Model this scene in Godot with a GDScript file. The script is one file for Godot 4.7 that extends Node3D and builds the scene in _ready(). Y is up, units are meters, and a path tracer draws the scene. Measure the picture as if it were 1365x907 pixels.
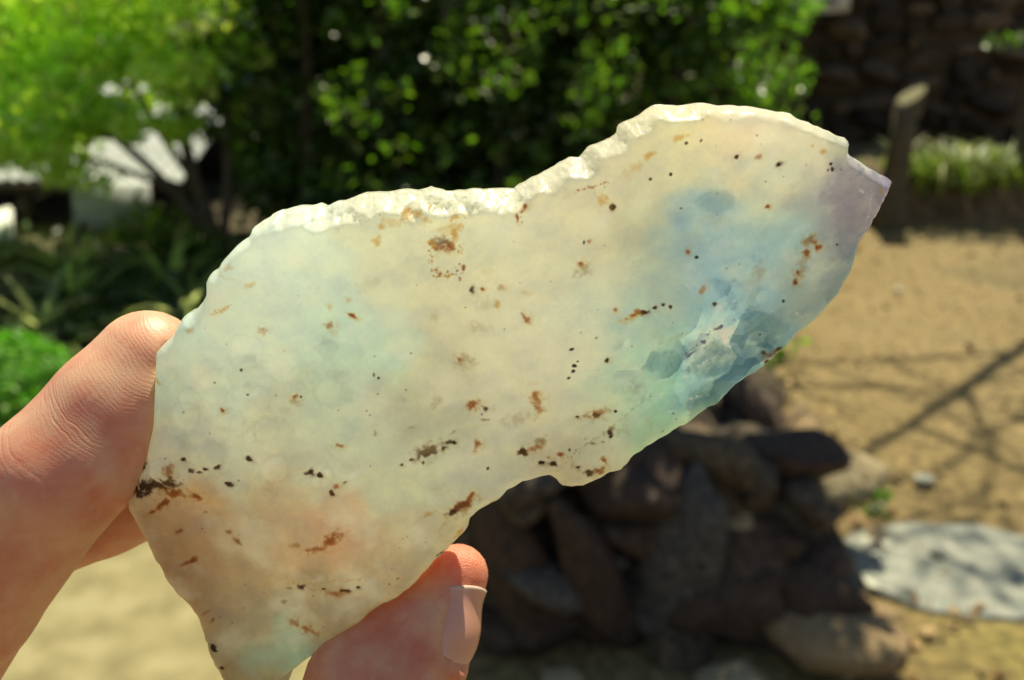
extends Node3D
# A hand holds a translucent slab of pale mineral up in a sunny garden.

const PITCH := -20.0
const EYE := Vector3(0, 1.3, 0)
const HOLD := 120.0        # mm from the lens to the middle of the slab
const FOCAL := 1181.0      # focal length in pixels of a 1365 x 907 picture
const LEAN := 15.0         # degrees the slab's top leans towards the lens

var held := Transform3D()          # frame of the hand: origin in the slab's middle
var slab_turn := Basis()           # the slab's lean within that frame
var names := {}

# ---------------------------------------------------------------- naming
func numbered(called: String) -> String:
	if not names.has(called):
		names[called] = 0
		return called
	names[called] += 1
	return "%s_%03d" % [called, names[called]]

func thing(called: String, label: String, category: String, at := Vector3.ZERO, group := "") -> Node3D:
	var o := Node3D.new()
	o.name = numbered(called)
	add_child(o)
	o.position = at
	o.set_meta("label", label)
	o.set_meta("category", category)
	if group:
		o.set_meta("group", group)
	return o

func obj(called: String, mesh: Mesh, m: Material, parent: Node = self) -> MeshInstance3D:
	var o := MeshInstance3D.new()
	o.name = numbered(called) if parent == self else called
	o.mesh = mesh
	if m:
		o.material_override = m
	parent.add_child(o, true)
	return o

func struct(called: String, mesh: Mesh, m: Material) -> MeshInstance3D:
	var o := obj(called, mesh, m)
	o.set_meta("kind", "structure")
	return o

func rng(s: int) -> RandomNumberGenerator:
	var r := RandomNumberGenerator.new()
	r.seed = s
	return r

# ---------------------------------------------------------------- materials
func noise(freq: float, s: int, oct := 4, kind := FastNoiseLite.TYPE_SIMPLEX_SMOOTH) -> FastNoiseLite:
	var n := FastNoiseLite.new()
	n.noise_type = kind
	n.seed = s
	n.frequency = freq
	n.fractal_octaves = oct
	return n

func noise_tex(freq: float, s: int, stops: Array, size := 512, oct := 5) -> NoiseTexture2D:
	var t := NoiseTexture2D.new()
	t.width = size
	t.height = size
	t.seamless = true
	t.generate_mipmaps = false
	t.noise = noise(freq, s, oct)
	var g := Gradient.new()
	g.offsets = PackedFloat32Array(stops.map(func(x): return x[0]))
	g.colors = PackedColorArray(stops.map(func(x): return x[1]))
	t.color_ramp = g
	return t

func grey_tex(freq: float, s: int, size := 512, oct := 5) -> NoiseTexture2D:
	return noise_tex(freq, s, [[0.0, Color.BLACK], [1.0, Color.WHITE]], size, oct)

func lin(r: float, g: float, b: float) -> Color:
	return Color(r, g, b).linear_to_srgb()

func rough_mat(c0: Color, c1: Color, c2: Color, scale: float, s: int, relief := 0.5, rough := 0.9) -> StandardMaterial3D:
	var m := StandardMaterial3D.new()
	m.albedo_texture = noise_tex(0.012, s, [[0.2, c0.linear_to_srgb()], [0.5, c1.linear_to_srgb()], [0.8, c2.linear_to_srgb()]])
	m.roughness = rough
	m.uv1_triplanar = true
	m.uv1_world_triplanar = true
	m.uv1_scale = Vector3.ONE * scale
	m.heightmap_enabled = relief > 0.0
	m.heightmap_texture = grey_tex(0.02, s + 7)
	m.heightmap_scale = relief
	return m

func plain(c: Color, rough := 0.8) -> StandardMaterial3D:
	var m := StandardMaterial3D.new()
	m.albedo_color = c.linear_to_srgb()
	m.roughness = rough
	return m

func leaf_mat(c: Color, back: Color, rough := 0.45) -> StandardMaterial3D:
	var m := StandardMaterial3D.new()
	m.albedo_color = c.linear_to_srgb()
	m.vertex_color_use_as_albedo = true
	m.roughness = rough
	m.backlight_enabled = true
	m.backlight = back.linear_to_srgb()
	m.cull_mode = BaseMaterial3D.CULL_DISABLED
	return m

# ---------------------------------------------------------------- shapes
func tri(st: SurfaceTool, a: Vector3, b: Vector3, c: Vector3, out: Vector3) -> void:
	if (b - a).cross(c - a).dot(out) > 0.0:
		var t := b
		b = c
		c = t
	st.add_vertex(a)
	st.add_vertex(b)
	st.add_vertex(c)

func quad(st: SurfaceTool, a: Vector3, b: Vector3, c: Vector3, d: Vector3, out: Vector3) -> void:
	tri(st, a, b, c, out)
	tri(st, a, c, d, out)

func tube(st: SurfaceTool, pts: Array, radii: Array, sides := 8, rough := 0.0, s := 1) -> void:
	var r := rng(s)
	var rings := []
	for i in pts.size():
		var d: Vector3 = pts[mini(i + 1, pts.size() - 1)] - pts[maxi(i - 1, 0)]
		d = d.normalized()
		var u := d.cross(Vector3(0.31, 0.2, 0.93)).normalized()
		var v := d.cross(u)
		var ring := []
		for k in sides:
			var a := TAU * k / sides
			var rr: float = radii[i] * (1.0 + r.randf_range(-rough, rough))
			ring.append(pts[i] + (u * cos(a) + v * sin(a)) * rr)
		rings.append(ring)
	for i in pts.size() - 1:
		for k in sides:
			var n := (k + 1) % sides
			quad(st, rings[i][k], rings[i][n], rings[i + 1][n], rings[i + 1][k], (rings[i][k] + rings[i][n]) / 2.0 - pts[i])
	for e in [0, pts.size() - 1]:
		var w: int = 1 if e == 0 else pts.size() - 2
		for k in sides:
			tri(st, pts[e], rings[e][k], rings[e][(k + 1) % sides], pts[e] - pts[w])

func begin() -> SurfaceTool:
	var st := SurfaceTool.new()
	st.begin(Mesh.PRIMITIVE_TRIANGLES)
	return st

func finish(st: SurfaceTool, smooth := true) -> ArrayMesh:
	if smooth:
		st.index()
	st.generate_normals()
	return st.commit()

func box(st: SurfaceTool, c: Vector3, s: Vector3, turn := Basis()) -> void:
	var h := s / 2.0
	for ax in 3:
		for sg in [-1.0, 1.0]:
			var n := Vector3.ZERO
			n[ax] = sg
			var u := Vector3.ZERO
			u[(ax + 1) % 3] = 1.0
			var v := Vector3.ZERO
			v[(ax + 2) % 3] = 1.0
			var p := func(a: float, b: float) -> Vector3: return c + turn * ((n + u * a + v * b) * h)
			quad(st, p.call(-1, -1), p.call(1, -1), p.call(1, 1), p.call(-1, 1), turn * n)

# an angular stone about one unit across: a ball cut by planes
func stone_mesh(s: int, level: int, cuts := 13, bumps := 0.05, near := 0.33) -> ArrayMesh:
	var r := rng(s)
	var planes := []
	for i in cuts:
		var n := Vector3(r.randfn(), r.randfn(), r.randfn()).normalized()
		planes.append([n, r.randf_range(near, 0.5)])
	var f := noise(1.7, s, 3)
	var st := begin()
	var t := (1.0 + sqrt(5.0)) / 2.0
	var v := [Vector3(-1, t, 0), Vector3(1, t, 0), Vector3(-1, -t, 0), Vector3(1, -t, 0), Vector3(0, -1, t), Vector3(0, 1, t), Vector3(0, -1, -t), Vector3(0, 1, -t), Vector3(t, 0, -1), Vector3(t, 0, 1), Vector3(-t, 0, -1), Vector3(-t, 0, 1)]
	var faces := [0, 11, 5, 0, 5, 1, 0, 1, 7, 0, 7, 10, 0, 10, 11, 1, 5, 9, 5, 11, 4, 11, 10, 2, 10, 7, 6, 7, 1, 8, 3, 9, 4, 3, 4, 2, 3, 2, 6, 3, 6, 8, 3, 8, 9, 4, 9, 5, 2, 4, 11, 6, 2, 10, 8, 6, 7, 9, 8, 1]
	var tris := []
	for i in range(0, 60, 3):
		tris.append([v[faces[i]].normalized(), v[faces[i + 1]].normalized(), v[faces[i + 2]].normalized()])
	for l in level:
		var more := []
		for q in tris:
			var ab: Vector3 = ((q[0] + q[1]) / 2.0).normalized()
			var bc: Vector3 = ((q[1] + q[2]) / 2.0).normalized()
			var ca: Vector3 = ((q[2] + q[0]) / 2.0).normalized()
			more.append_array([[q[0], ab, ca], [ab, q[1], bc], [ca, bc, q[2]], [ab, bc, ca]])
		tris = more
	for q in tris:
		var w := []
		for d in q:
			var rad := 0.74
			for p in planes:
				var k: float = p[0].dot(d)
				if k > 0.05:
					rad = minf(rad, p[1] / k)
			w.append(d * rad * (1.0 + bumps * f.get_noise_3dv(d * 1.2)))
		tri(st, w[0], w[1], w[2], w[0])
	return finish(st, level > 2)

func leaf_mesh(width: float, fold := 0.18, droop := 0.12) -> ArrayMesh:
	var st := begin()
	var rows := [[0.0, 0.02], [0.2, 0.36], [0.45, 0.5], [0.75, 0.3], [1.0, 0.01]]
	for i in 4:
		var y0: float = rows[i][0]
		var y1: float = rows[i + 1][0]
		var w0: float = rows[i][1] * width
		var w1: float = rows[i + 1][1] * width
		for s in [-1.0, 1.0]:
			var m0 := Vector3(0, y0, -droop * y0 * y0)
			var m1 := Vector3(0, y1, -droop * y1 * y1)
			quad(st, m0, m0 + Vector3(s * w0, 0, w0 * fold), m1 + Vector3(s * w1, 0, w1 * fold), m1, Vector3(0, 0, 1))
	return finish(st)

func strap_mesh(length: float, width: float, arch: float) -> ArrayMesh:
	var st := begin()
	var prev := []
	for i in 9:
		var t := i / 8.0
		var c := Vector3(0, length * (t - 0.45 * arch * t * t), length * arch * t * t)
		var w := width * (1.0 - t * t * t) * (0.6 + 0.6 * sin(minf(t * 2.0, 1.0) * PI / 2.0))
		var row := [c + Vector3(-w / 2, 0, w * 0.15), c, c + Vector3(w / 2, 0, w * 0.15)]
		if i > 0:
			for k in 2:
				quad(st, prev[k], prev[k + 1], row[k + 1], row[k], Vector3(0, 0.6, -0.8))
		prev = row
	return finish(st)

# leaves scattered through lumps of a crown: lumps are [centre, radii, count]
func leaves(called: String, parent: Node, lumps: Array, mesh: Mesh, m: Material, size: Vector2, s: int, tint := 0.35, lie := 0.5) -> MultiMeshInstance3D:
	var r := rng(s)
	var mm := MultiMesh.new()
	mm.transform_format = MultiMesh.TRANSFORM_3D
	mm.use_colors = true
	mm.mesh = mesh
	var total := 0
	for l in lumps:
		total += int(l[2])
	mm.instance_count = total
	var k := 0
	for l in lumps:
		for i in int(l[2]):
			var d := Vector3(r.randfn(), r.randfn(), r.randfn()).normalized() * pow(r.randf(), 0.45)
			var p: Vector3 = l[0] + d * l[1]
			var up := Vector3(r.randfn(), r.randfn(), r.randfn()).normalized().lerp(Vector3.UP, lie * r.randf()).normalized()
			var along := up.cross(Vector3(r.randfn(), r.randfn() - 0.4, r.randfn())).normalized()
			var z := along.cross(up).normalized()
			var b := Basis(along.cross(up).normalized(), along, up) * r.randf_range(size.x, size.y)
			if z.length() < 0.5:
				b = Basis() * size.x
			mm.set_instance_transform(k, Transform3D(b, p))
			var v := 1.0 + r.randf_range(-tint, tint)
			mm.set_instance_color(k, Color(v * r.randf_range(0.85, 1.2), v, v * r.randf_range(0.7, 1.1)))
			k += 1
	var o := MultiMeshInstance3D.new()
	o.name = called
	o.multimesh = mm
	o.material_override = m
	o.set_meta("kind", "stuff")
	parent.add_child(o, true)
	return o

# ================================================================= main
func _ready() -> void:
	build_light()
	build_ground()
	build_back_right()
	build_retaining_wall()
	build_shrubs()
	build_left()
	build_shade_tree()
	build_small()
	build_slab()
	build_hand()

func build_light() -> void:
	var turn := Basis(Vector3.RIGHT, deg_to_rad(PITCH))
	var cam := Camera3D.new()
	cam.name = "camera"
	add_child(cam)
	var lens := CameraAttributesPhysical.new()
	lens.frustum_focal_length = 24.0 / 2.0 / (453.5 / FOCAL)
	lens.frustum_focus_distance = 0.1185
	lens.frustum_near = 0.02
	lens.frustum_far = 400.0
	lens.exposure_aperture = 20.0
	cam.attributes = lens
	cam.transform = Transform3D(turn, EYE)
	cam.current = true
	held = Transform3D(turn, EYE + turn * Vector3(0, 0, -HOLD / 1000.0))
	slab_turn = Basis(Vector3.RIGHT, deg_to_rad(LEAN))

	var sky := Sky.new()
	var sm := ProceduralSkyMaterial.new()
	sm.sky_top_color = Color(0.40, 0.49, 0.62)
	sm.sky_horizon_color = Color(0.76, 0.78, 0.74)
	sm.ground_horizon_color = Color(0.55, 0.52, 0.42)
	sm.ground_bottom_color = Color(0.35, 0.32, 0.24)
	sm.sky_curve = 0.2
	sm.sky_energy_multiplier = 0.85
	sm.ground_energy_multiplier = 0.35
	sky.sky_material = sm
	var env := Environment.new()
	env.background_mode = Environment.BG_SKY
	env.sky = sky
	env.tonemap_mode = Environment.TONE_MAPPER_LINEAR
	env.tonemap_exposure = 1.72
	env.sdfgi_enabled = true
	env.ssao_enabled = true
	env.ssil_enabled = true
	var we := WorldEnvironment.new()
	we.name = "world"
	we.environment = env
	add_child(we)

	var sun := DirectionalLight3D.new()
	sun.name = "sun"
	sun.light_energy = 1.55
	sun.light_color = Color(1.0, 0.96, 0.84)
	sun.light_angular_distance = 0.5
	sun.shadow_enabled = true
	sun.sky_mode = DirectionalLight3D.SKY_MODE_LIGHT_ONLY
	add_child(sun)
	var el := deg_to_rad(60.0)
	var az := deg_to_rad(18.0)
	var towards := Vector3(sin(az) * cos(el), sin(el), -cos(az) * cos(el))
	sun.look_at_from_position(towards * 10.0, Vector3.ZERO, Vector3.UP)

# ---------------------------------------------------------------- ground
func ground_y(x: float, z: float, f: FastNoiseLite) -> float:
	var near: float = clampf(1.0 - (Vector2(x, z + 3.0).length() - 4.0) / 8.0, 0.0, 1.0)
	return f.get_noise_2d(x, z) * 0.03 * near

func steps(lo: float, hi: float, a: float, b: float, fine: float) -> PackedFloat32Array:
	var out := PackedFloat32Array()
	var x := a
	var far := []
	var gap := fine
	while x > lo:
		gap *= 1.6
		x -= gap
		far.append(maxf(x, lo))
	far.reverse()
	for q in far:
		out.append(q)
	x = a
	while x < b:
		out.append(x)
		x += fine
	gap = fine
	x = b
	while x < hi:
		out.append(x)
		gap *= 1.6
		x += gap
	out.append(hi)
	return out

func build_ground() -> void:
	var f := noise(0.8, 3, 4)
	var patch := noise(0.7, 11, 4)
	var fine := noise(4.0, 12, 3)
	var xs := steps(-150, 150, -4.0, 4.5, 0.06)
	var zs := steps(-150, 60, -7.0, 0.5, 0.06)
	var st := begin()
	for z in zs:
		for x in xs:
			var p := patch.get_noise_2d(x, z)
			var q := fine.get_noise_2d(x, z)
			var c := Color(0.235, 0.168, 0.060).lerp(Color(0.285, 0.208, 0.084), clampf(0.5 + p + 0.3 * q, 0, 1))
			c = c.lerp(Color(0.15, 0.122, 0.045), clampf((p - 0.18) * 2.2 + q * 0.5, 0.0, 0.75))
			# a mossy stretch near the wall's front corner, bare litter along the bed's edge
			var moss: float = 1.0 - smoothstep(0.15, 0.42, Vector2((x - 0.95) * 0.75, z + 1.45).length() + 0.12 * q)
			c = c.lerp(Color(0.22, 0.20, 0.04), moss * 0.7)
			var litter: float = 1.0 - smoothstep(0.0, 0.45, absf(x - 0.75 - 0.1 * (z + 2.0)) + 0.1 * q) if z > -3.6 else 0.0
			c = c.lerp(Color(0.22, 0.14, 0.06), clampf(litter * 0.55, 0, 1))
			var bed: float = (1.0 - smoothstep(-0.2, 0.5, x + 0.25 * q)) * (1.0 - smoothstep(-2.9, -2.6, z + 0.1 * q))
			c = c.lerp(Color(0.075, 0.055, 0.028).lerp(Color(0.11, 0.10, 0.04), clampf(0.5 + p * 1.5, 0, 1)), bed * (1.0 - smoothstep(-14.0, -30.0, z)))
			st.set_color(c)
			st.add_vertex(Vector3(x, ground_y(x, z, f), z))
	var w := xs.size()
	for j in zs.size() - 1:
		for i in w - 1:
			var a := j * w + i
			for k in [a, a + 1, a + w + 1, a, a + w + 1, a + w]:
				st.add_index(k)
	st.generate_normals()
	var m := StandardMaterial3D.new()
	m.vertex_color_use_as_albedo = true
	m.albedo_texture = noise_tex(0.02, 21, [[0.2, Color(0.72, 0.72, 0.72)], [0.8, Color(1, 1, 1)]])
	m.roughness = 0.95
	m.uv1_triplanar = true
	m.uv1_world_triplanar = true
	m.uv1_scale = Vector3.ONE * 2.0
	m.heightmap_enabled = true
	m.heightmap_texture = grey_tex(0.03, 22)
	m.heightmap_scale = 0.7
	struct("ground", st.commit(), m)

	# the pale path at the lower left
	var pst := begin()
	var pf := noise(1.3, 31, 3)
	var prev := []
	for j in 61:
		var z := -2.75 + j * 0.055
		var row := []
		for i in 47:
			var u := i / 46.0
			var right := -0.22 + 0.06 * pf.get_noise_1d(z * 3.0)
			var x := lerpf(-3.4, right, u)
			row.append(Vector3(x, 0.028 + 0.006 * pf.get_noise_2d(x * 2.0, z * 2.0), z - 0.25 * (1.0 - u)))
		if j > 0:
			for i in 46:
				quad(pst, prev[i], prev[i + 1], row[i + 1], row[i], Vector3.UP)
		prev = row
	var pm := rough_mat(Color(0.17, 0.145, 0.062), Color(0.22, 0.188, 0.083), Color(0.27, 0.235, 0.115), 0.9, 41, 0.25)
	struct("path", finish(pst), pm)

# ---------------------------------------------------------------- bank, rubble wall, stump at the back right
func build_back_right() -> void:
	var f := noise(2.2, 5, 4)
	var st := begin()
	var prev := []
	var prof := [[-5.80, -0.06], [-5.90, 0.10], [-5.97, 0.24], [-6.07, 0.33], [-6.3, 0.36], [-6.6, 0.37], [-7.4, 0.38]]
	for i in 70:
		var x := 1.3 + i * 0.085
		var row := []
		for k in prof.size():
			var n := f.get_noise_2d(x * 1.4, k * 0.7)
			row.append(Vector3(x, prof[k][1] + 0.05 * n, prof[k][0] + 0.07 * f.get_noise_2d(x, k * 1.3 + 9.0)))
		if i > 0:
			for k in prof.size() - 1:
				quad(st, prev[k], row[k], row[k + 1], prev[k + 1], Vector3(0, 1, 0.7))
		prev = row
	struct("earth_bank", finish(st), rough_mat(Color(0.07, 0.045, 0.022), Color(0.12, 0.08, 0.04), Color(0.20, 0.14, 0.07), 1.6, 51, 1.5))

	# rubble wall: a core with every face stone a piece of its own
	var wall := thing("rubble_wall", "dark brown rubble stone wall in shade behind the earth bank", "wall", Vector3(3.6, 0.3, -7.1))
	var core := begin()
	box(core, Vector3(0, 0.68, -0.16), Vector3(4.7, 1.4, 0.3))
	obj("core", finish(core, false), rough_mat(Color(0.05, 0.035, 0.02), Color(0.08, 0.055, 0.03), Color(0.11, 0.08, 0.045), 2.0, 61, 1.0), wall)
	var shapes := []
	var mats := []
	for i in 6:
		shapes.append(stone_mesh(300 + i, 2, 11, 0.08, 0.27))
	for i in 4:
		var k: float = [0.35, 0.5, 0.7, 1.0][i]
		mats.append(rough_mat(Color(0.07, 0.045, 0.026) * k, Color(0.11, 0.075, 0.045) * k, Color(0.17, 0.13, 0.08) * k, 2.5, 70 + i, 0.8))
	var r := rng(8)
	var y := 0.03
	while y < 1.36:
		var h := r.randf_range(0.10, 0.19)
		var x := -2.33 + r.randf_range(0.0, 0.1)
		while x < 2.3:
			var w := r.randf_range(0.10, 0.38)
			var o := obj("stone", shapes[r.randi() % 6], mats[r.randi() % 4], wall)
			o.transform = Transform3D(Basis.from_euler(Vector3(r.randf_range(-0.4, 0.4), r.randf_range(-0.5, 0.5) + PI * (r.randi() % 2), r.randf_range(-0.3, 0.3))) .scaled_local(Vector3(w * r.randf_range(0.95, 1.15), h * r.randf_range(0.85, 1.2), 0.24)), Vector3(x + w / 2, y + h / 2 + r.randf_range(-0.045, 0.045), 0.0 + r.randf_range(-0.03, 0.03)))
			x += w
		y += h

	# white box on the wall
	var u := thing("utility_box", "white metal box with dark vent fixed high on the rubble wall", "utility box", Vector3(2.22, 1.33, -6.86))
	u.rotation.z = deg_to_rad(5)
	var ub := begin()
	box(ub, Vector3(0, 0.15, 0), Vector3(0.40, 0.30, 0.20))
	obj("casing", finish(ub, false), plain(Color(0.72, 0.76, 0.80), 0.4), u)
	for k in 3:
		var vs := begin()
		box(vs, Vector3(0.04, 0.05 + k * 0.025, 0.104), Vector3(0.14, 0.012, 0.008))
		obj("vent_slat", finish(vs, false), plain(Color(0.05, 0.06, 0.07), 0.5), u)
	for s in [-0.15, 0.15]:
		var bk := begin()
		box(bk, Vector3(s, 0.02, -0.15), Vector3(0.03, 0.03, 0.16))
		obj("bracket", finish(bk, false), plain(Color(0.2, 0.2, 0.2), 0.5), u)

	# stump with a slanting sawn top
	var stump := thing("tree_stump", "dark upright tree stump with pale slanting sawn top before the earth bank", "tree stump", Vector3(2.49, 0.05, -5.76))
	var bark := rough_mat(Color(0.06, 0.045, 0.025), Color(0.10, 0.08, 0.045), Color(0.17, 0.14, 0.08), 4.0, 81, 1.6)
	var tr := begin()
	tube(tr, [Vector3(0, -0.1, 0), Vector3(0.0, 0.06, 0), Vector3(-0.01, 0.25, 0), Vector3(0.0, 0.5, 0.01), Vector3(0, 0.74, 0)], [0.14, 0.11, 0.085, 0.075, 0.068], 14, 0.06, 5)
	var cf := begin()
	var ring := []
	for i in 16:
		var a := TAU * i / 16.0
		ring.append(Vector3(cos(a) * 0.078 * (1.0 + 0.45 * maxf(0.0, cos(a))), 0.0, sin(a) * 0.07))
	var slope := Basis(Vector3.BACK, deg_to_rad(34)) * Basis(Vector3.RIGHT, deg_to_rad(16))
	for i in 16:
		var a: Vector3 = slope * ring[i] + Vector3(0.01, 0.785, 0)
		var b: Vector3 = slope * ring[(i + 1) % 16] + Vector3(0.01, 0.785, 0)
		tri(cf, Vector3(0.01, 0.79, 0), a, b, Vector3.UP)
		quad(tr, a, b, Vector3(b.x * 0.95, 0.66, b.z * 0.95), Vector3(a.x * 0.95, 0.66, a.z * 0.95), Vector3(a.x, 0, a.z))
	obj("trunk", finish(tr), bark, stump)
	obj("sawn_top", finish(cf, false), rough_mat(Color(0.15, 0.14, 0.06), Color(0.20, 0.18, 0.085), Color(0.25, 0.23, 0.12), 6.0, 85, 0.4), stump)

	# grass clump on the bank
	var g := thing("grass_clump", "clump of arching green grass growing on top of the earth bank", "grass clump", Vector3(3.02, 0.34, -5.96))
	var blade := strap_mesh(0.42, 0.022, 0.75)
	var gm := leaf_mat(Color(0.17, 0.25, 0.05), Color(0.7, 0.9, 0.25), 0.5)
	var mm := MultiMesh.new()
	mm.transform_format = MultiMesh.TRANSFORM_3D
	mm.use_colors = true
	mm.mesh = blade
	mm.instance_count = 420
	var q := rng(14)
	for i in 420:
		var b := Basis(Vector3.UP, q.randf() * TAU) * Basis(Vector3.RIGHT, q.randf_range(-0.1, 0.5))
		mm.set_instance_transform(i, Transform3D(b * q.randf_range(0.5, 1.1), Vector3(q.randfn() * 0.26, -0.08 + q.randf_range(-0.06, 0.04), q.randfn() * 0.14)))
		var v := q.randf_range(0.6, 1.4)
		mm.set_instance_color(i, Color(v * q.randf_range(0.9, 1.5), v, v))
	var gi := MultiMeshInstance3D.new()
	gi.name = "blades"
	gi.multimesh = mm
	gi.material_override = gm
	gi.set_meta("kind", "stuff")
	g.add_child(gi, true)

# ---------------------------------------------------------------- the stone retaining wall in the middle
func build_retaining_wall() -> void:
	var f := noise(1.5, 44, 4)
	# the soil of the raised bed
	var st := begin()
	var prev := []
	for j in 61:
		var z := -1.72 - maxi(j - 1, 0) * 0.075
		var row := []
		for i in 40:
			var x := lerpf(-0.5, 0.78, i / 39.0)
			var h := 0.36 + 0.05 * f.get_noise_2d(x * 2.0, z * 2.0)
			h *= 1.0 - smoothstep(0.46, 0.78, x + 0.06 * f.get_noise_1d(z * 5.0) - 0.10 * smoothstep(-2.0, -3.6, z))
			h *= smoothstep(-0.5, -0.2, x)
			h *= 1.0 - 0.65 * smoothstep(-2.6, -5.0, z)
			row.append(Vector3(x, (h if j > 0 else 0.0) - 0.03, z))
		if j > 0:
			for i in 39:
				quad(st, prev[i], prev[i + 1], row[i + 1], row[i], Vector3.UP)
		prev = row
	struct("bed_soil", finish(st), rough_mat(Color(0.06, 0.04, 0.02), Color(0.11, 0.075, 0.04), Color(0.18, 0.125, 0.065), 2.0, 91, 1.5))

	var wall := thing("stone_retaining_wall", "low dry-stacked wall of dark jagged stones under the held slab", "wall", Vector3(0.2, 0, -1.66))
	var shapes := []
	for i in 10:
		shapes.append(stone_mesh(500 + i, 2, 9 + i % 4, 0.07, 0.2))
	var mats := []
	for i in 6:
		var c: Color = [Color(0.08, 0.045, 0.024), Color(0.10, 0.062, 0.036), Color(0.12, 0.088, 0.052), Color(0.09, 0.05, 0.026), Color(0.13, 0.115, 0.09), Color(0.15, 0.105, 0.05)][i]
		mats.append(rough_mat(c * 0.22, c * 0.5, c * 1.0, 6.0, 100 + i, 0.9, 0.85))
	var r := rng(77)
	# courses, each stone with a tilt of its own; those at the right corner lie back along the bed
	var y := 0.0
	var row := 0
	while y < 0.36:
		var h := r.randf_range(0.06, 0.11)
		var x := -0.33 + r.randf_range(-0.05, 0.05)
		while x < 0.42:
			var w := r.randf_range(0.08, 0.19)
			put_stone(wall, shapes, mats, r, Vector3(x + w / 2, y + h * 0.45, -0.10 * y + r.randf_range(-0.04, 0.03)), Vector3(w * 1.3, h * 1.45, r.randf_range(0.14, 0.24)), 0.65)
			x += w * 0.92
		y += h * 0.88
		row += 1
	# the end of the wall runs back to the right, getting lower
	for k in 26:
		var t := k / 25.0
		var base := Vector3(lerpf(0.40, 0.62, minf(1.0, t * 1.8)) - 0.08 * t, 0, lerpf(0.0, -1.75, t))
		for lay in (3 if t < 0.5 else 2):
			var s := r.randf_range(0.07, 0.16)
			put_stone(wall, shapes, mats, r, base + Vector3(r.randf_range(-0.06, 0.06) - lay * 0.04, 0.04 + lay * 0.10 * (1.0 - 0.4 * t), r.randf_range(-0.05, 0.05)), Vector3(s * 1.4, s * 1.0, s * 1.2), 0.6)
	# upright and leaning slabs at the front
	for s in [[-0.02, 0.2, 0.07, 0.13, 0.34, 0.10, 22.0, 0], [0.17, 0.20, 0.06, 0.11, 0.30, 0.09, -16.0, 4], [0.30, 0.13, 0.08, 0.20, 0.24, 0.12, -30.0, 1], [-0.19, 0.17, 0.07, 0.15, 0.3, 0.10, 12.0, 3], [0.43, 0.10, 0.05, 0.22, 0.16, 0.15, 18.0, 3], [0.08, 0.33, -0.02, 0.26, 0.12, 0.2, -14.0, 0]]:
		var o := obj("stone", shapes[int(s[7]) + 3], mats[int(s[7])], wall)
		o.transform = Transform3D(Basis.from_euler(Vector3(-0.15, r.randf_range(-0.4, 0.4), deg_to_rad(s[6]))).scaled_local(Vector3(s[3], s[4], s[5]) * 1.25), Vector3(s[0], s[1], s[2]))

	# single stones lying round the wall's right end, each its own thing
	var pale := rough_mat(Color(0.20, 0.155, 0.08), Color(0.29, 0.23, 0.12), Color(0.36, 0.30, 0.17), 5.0, 121, 0.8)
	var tan := rough_mat(Color(0.15, 0.10, 0.045), Color(0.22, 0.15, 0.07), Color(0.28, 0.20, 0.10), 5.0, 122, 0.8)
	var loose := [
		["pale buff stone perched on the right end of the dark stone wall", Vector3(0.83, 0.20, -2.05), Vector3(0.16, 0.11, 0.13), pale, 0],
		["long flat tan stone lying behind the pale perched stone", Vector3(0.80, 0.21, -2.26), Vector3(0.26, 0.06, 0.10), tan, 1],
		["curved tan stone at the foot of the wall's right end", Vector3(0.60, 0.085, -1.60), Vector3(0.30, 0.12, 0.16), tan, 2],
		["broad pale stone in the sun at the wall's front right foot", Vector3(0.44, 0.03, -1.40), Vector3(0.22, 0.09, 0.14), pale, 3],
		["small pale lit stone between the leaning slabs of the wall", Vector3(0.46, 0.28, -1.66), Vector3(0.07, 0.06, 0.06), pale, 4],
		["rounded tan stone half sunk in dirt beside the flagstone", Vector3(0.73, 0.03, -1.66), Vector3(0.20, 0.10, 0.16), tan, 5],
		["small yellowish stone in the shade before the wall", Vector3(0.10, 0.03, -1.43), Vector3(0.10, 0.07, 0.08), pale, 6]]
	for l in loose:
		var o := obj("stone", shapes[l[4]], l[3])
		o.set_meta("label", l[0])
		o.set_meta("category", "stone")
		o.set_meta("group", "loose stones at the wall's end")
		o.transform = Transform3D(Basis.from_euler(Vector3(0.1, l[4] * 1.3, 0.15)).scaled_local(l[2] * 1.25), l[1])

func put_stone(wall: Node3D, shapes: Array, mats: Array, r: RandomNumberGenerator, at: Vector3, size: Vector3, tilt: float) -> void:
	var o := obj("stone", shapes[r.randi() % shapes.size()], mats[r.randi() % mats.size()], wall)
	o.transform = Transform3D(Basis.from_euler(Vector3(r.randf_range(-0.4, 0.4), r.randf() * TAU if size.x < size.z * 1.6 else r.randf_range(-0.3, 0.3), r.randf_range(-tilt, tilt))).scaled_local(size * 1.1), at)

# ---------------------------------------------------------------- shrubs behind
func shrub_stems(parent: Node3D, spots: Array, m: Material, s: int) -> void:
	var r := rng(s)
	for p in spots:
		var st := begin()
		var pts := []
		var rad := []
		for i in 6:
			var t := i / 5.0
			pts.append(Vector3(p[0] + p[2] * t + r.randf_range(-0.05, 0.05) * t, -0.05 + p[3] * t, p[1] + p[4] * t + r.randf_range(-0.05, 0.05) * t))
			rad.append(lerpf(p[5], p[5] * 0.3, t))
		tube(st, pts, rad, 7, 0.08, s)
		obj("stem", finish(st), m, parent)

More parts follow.
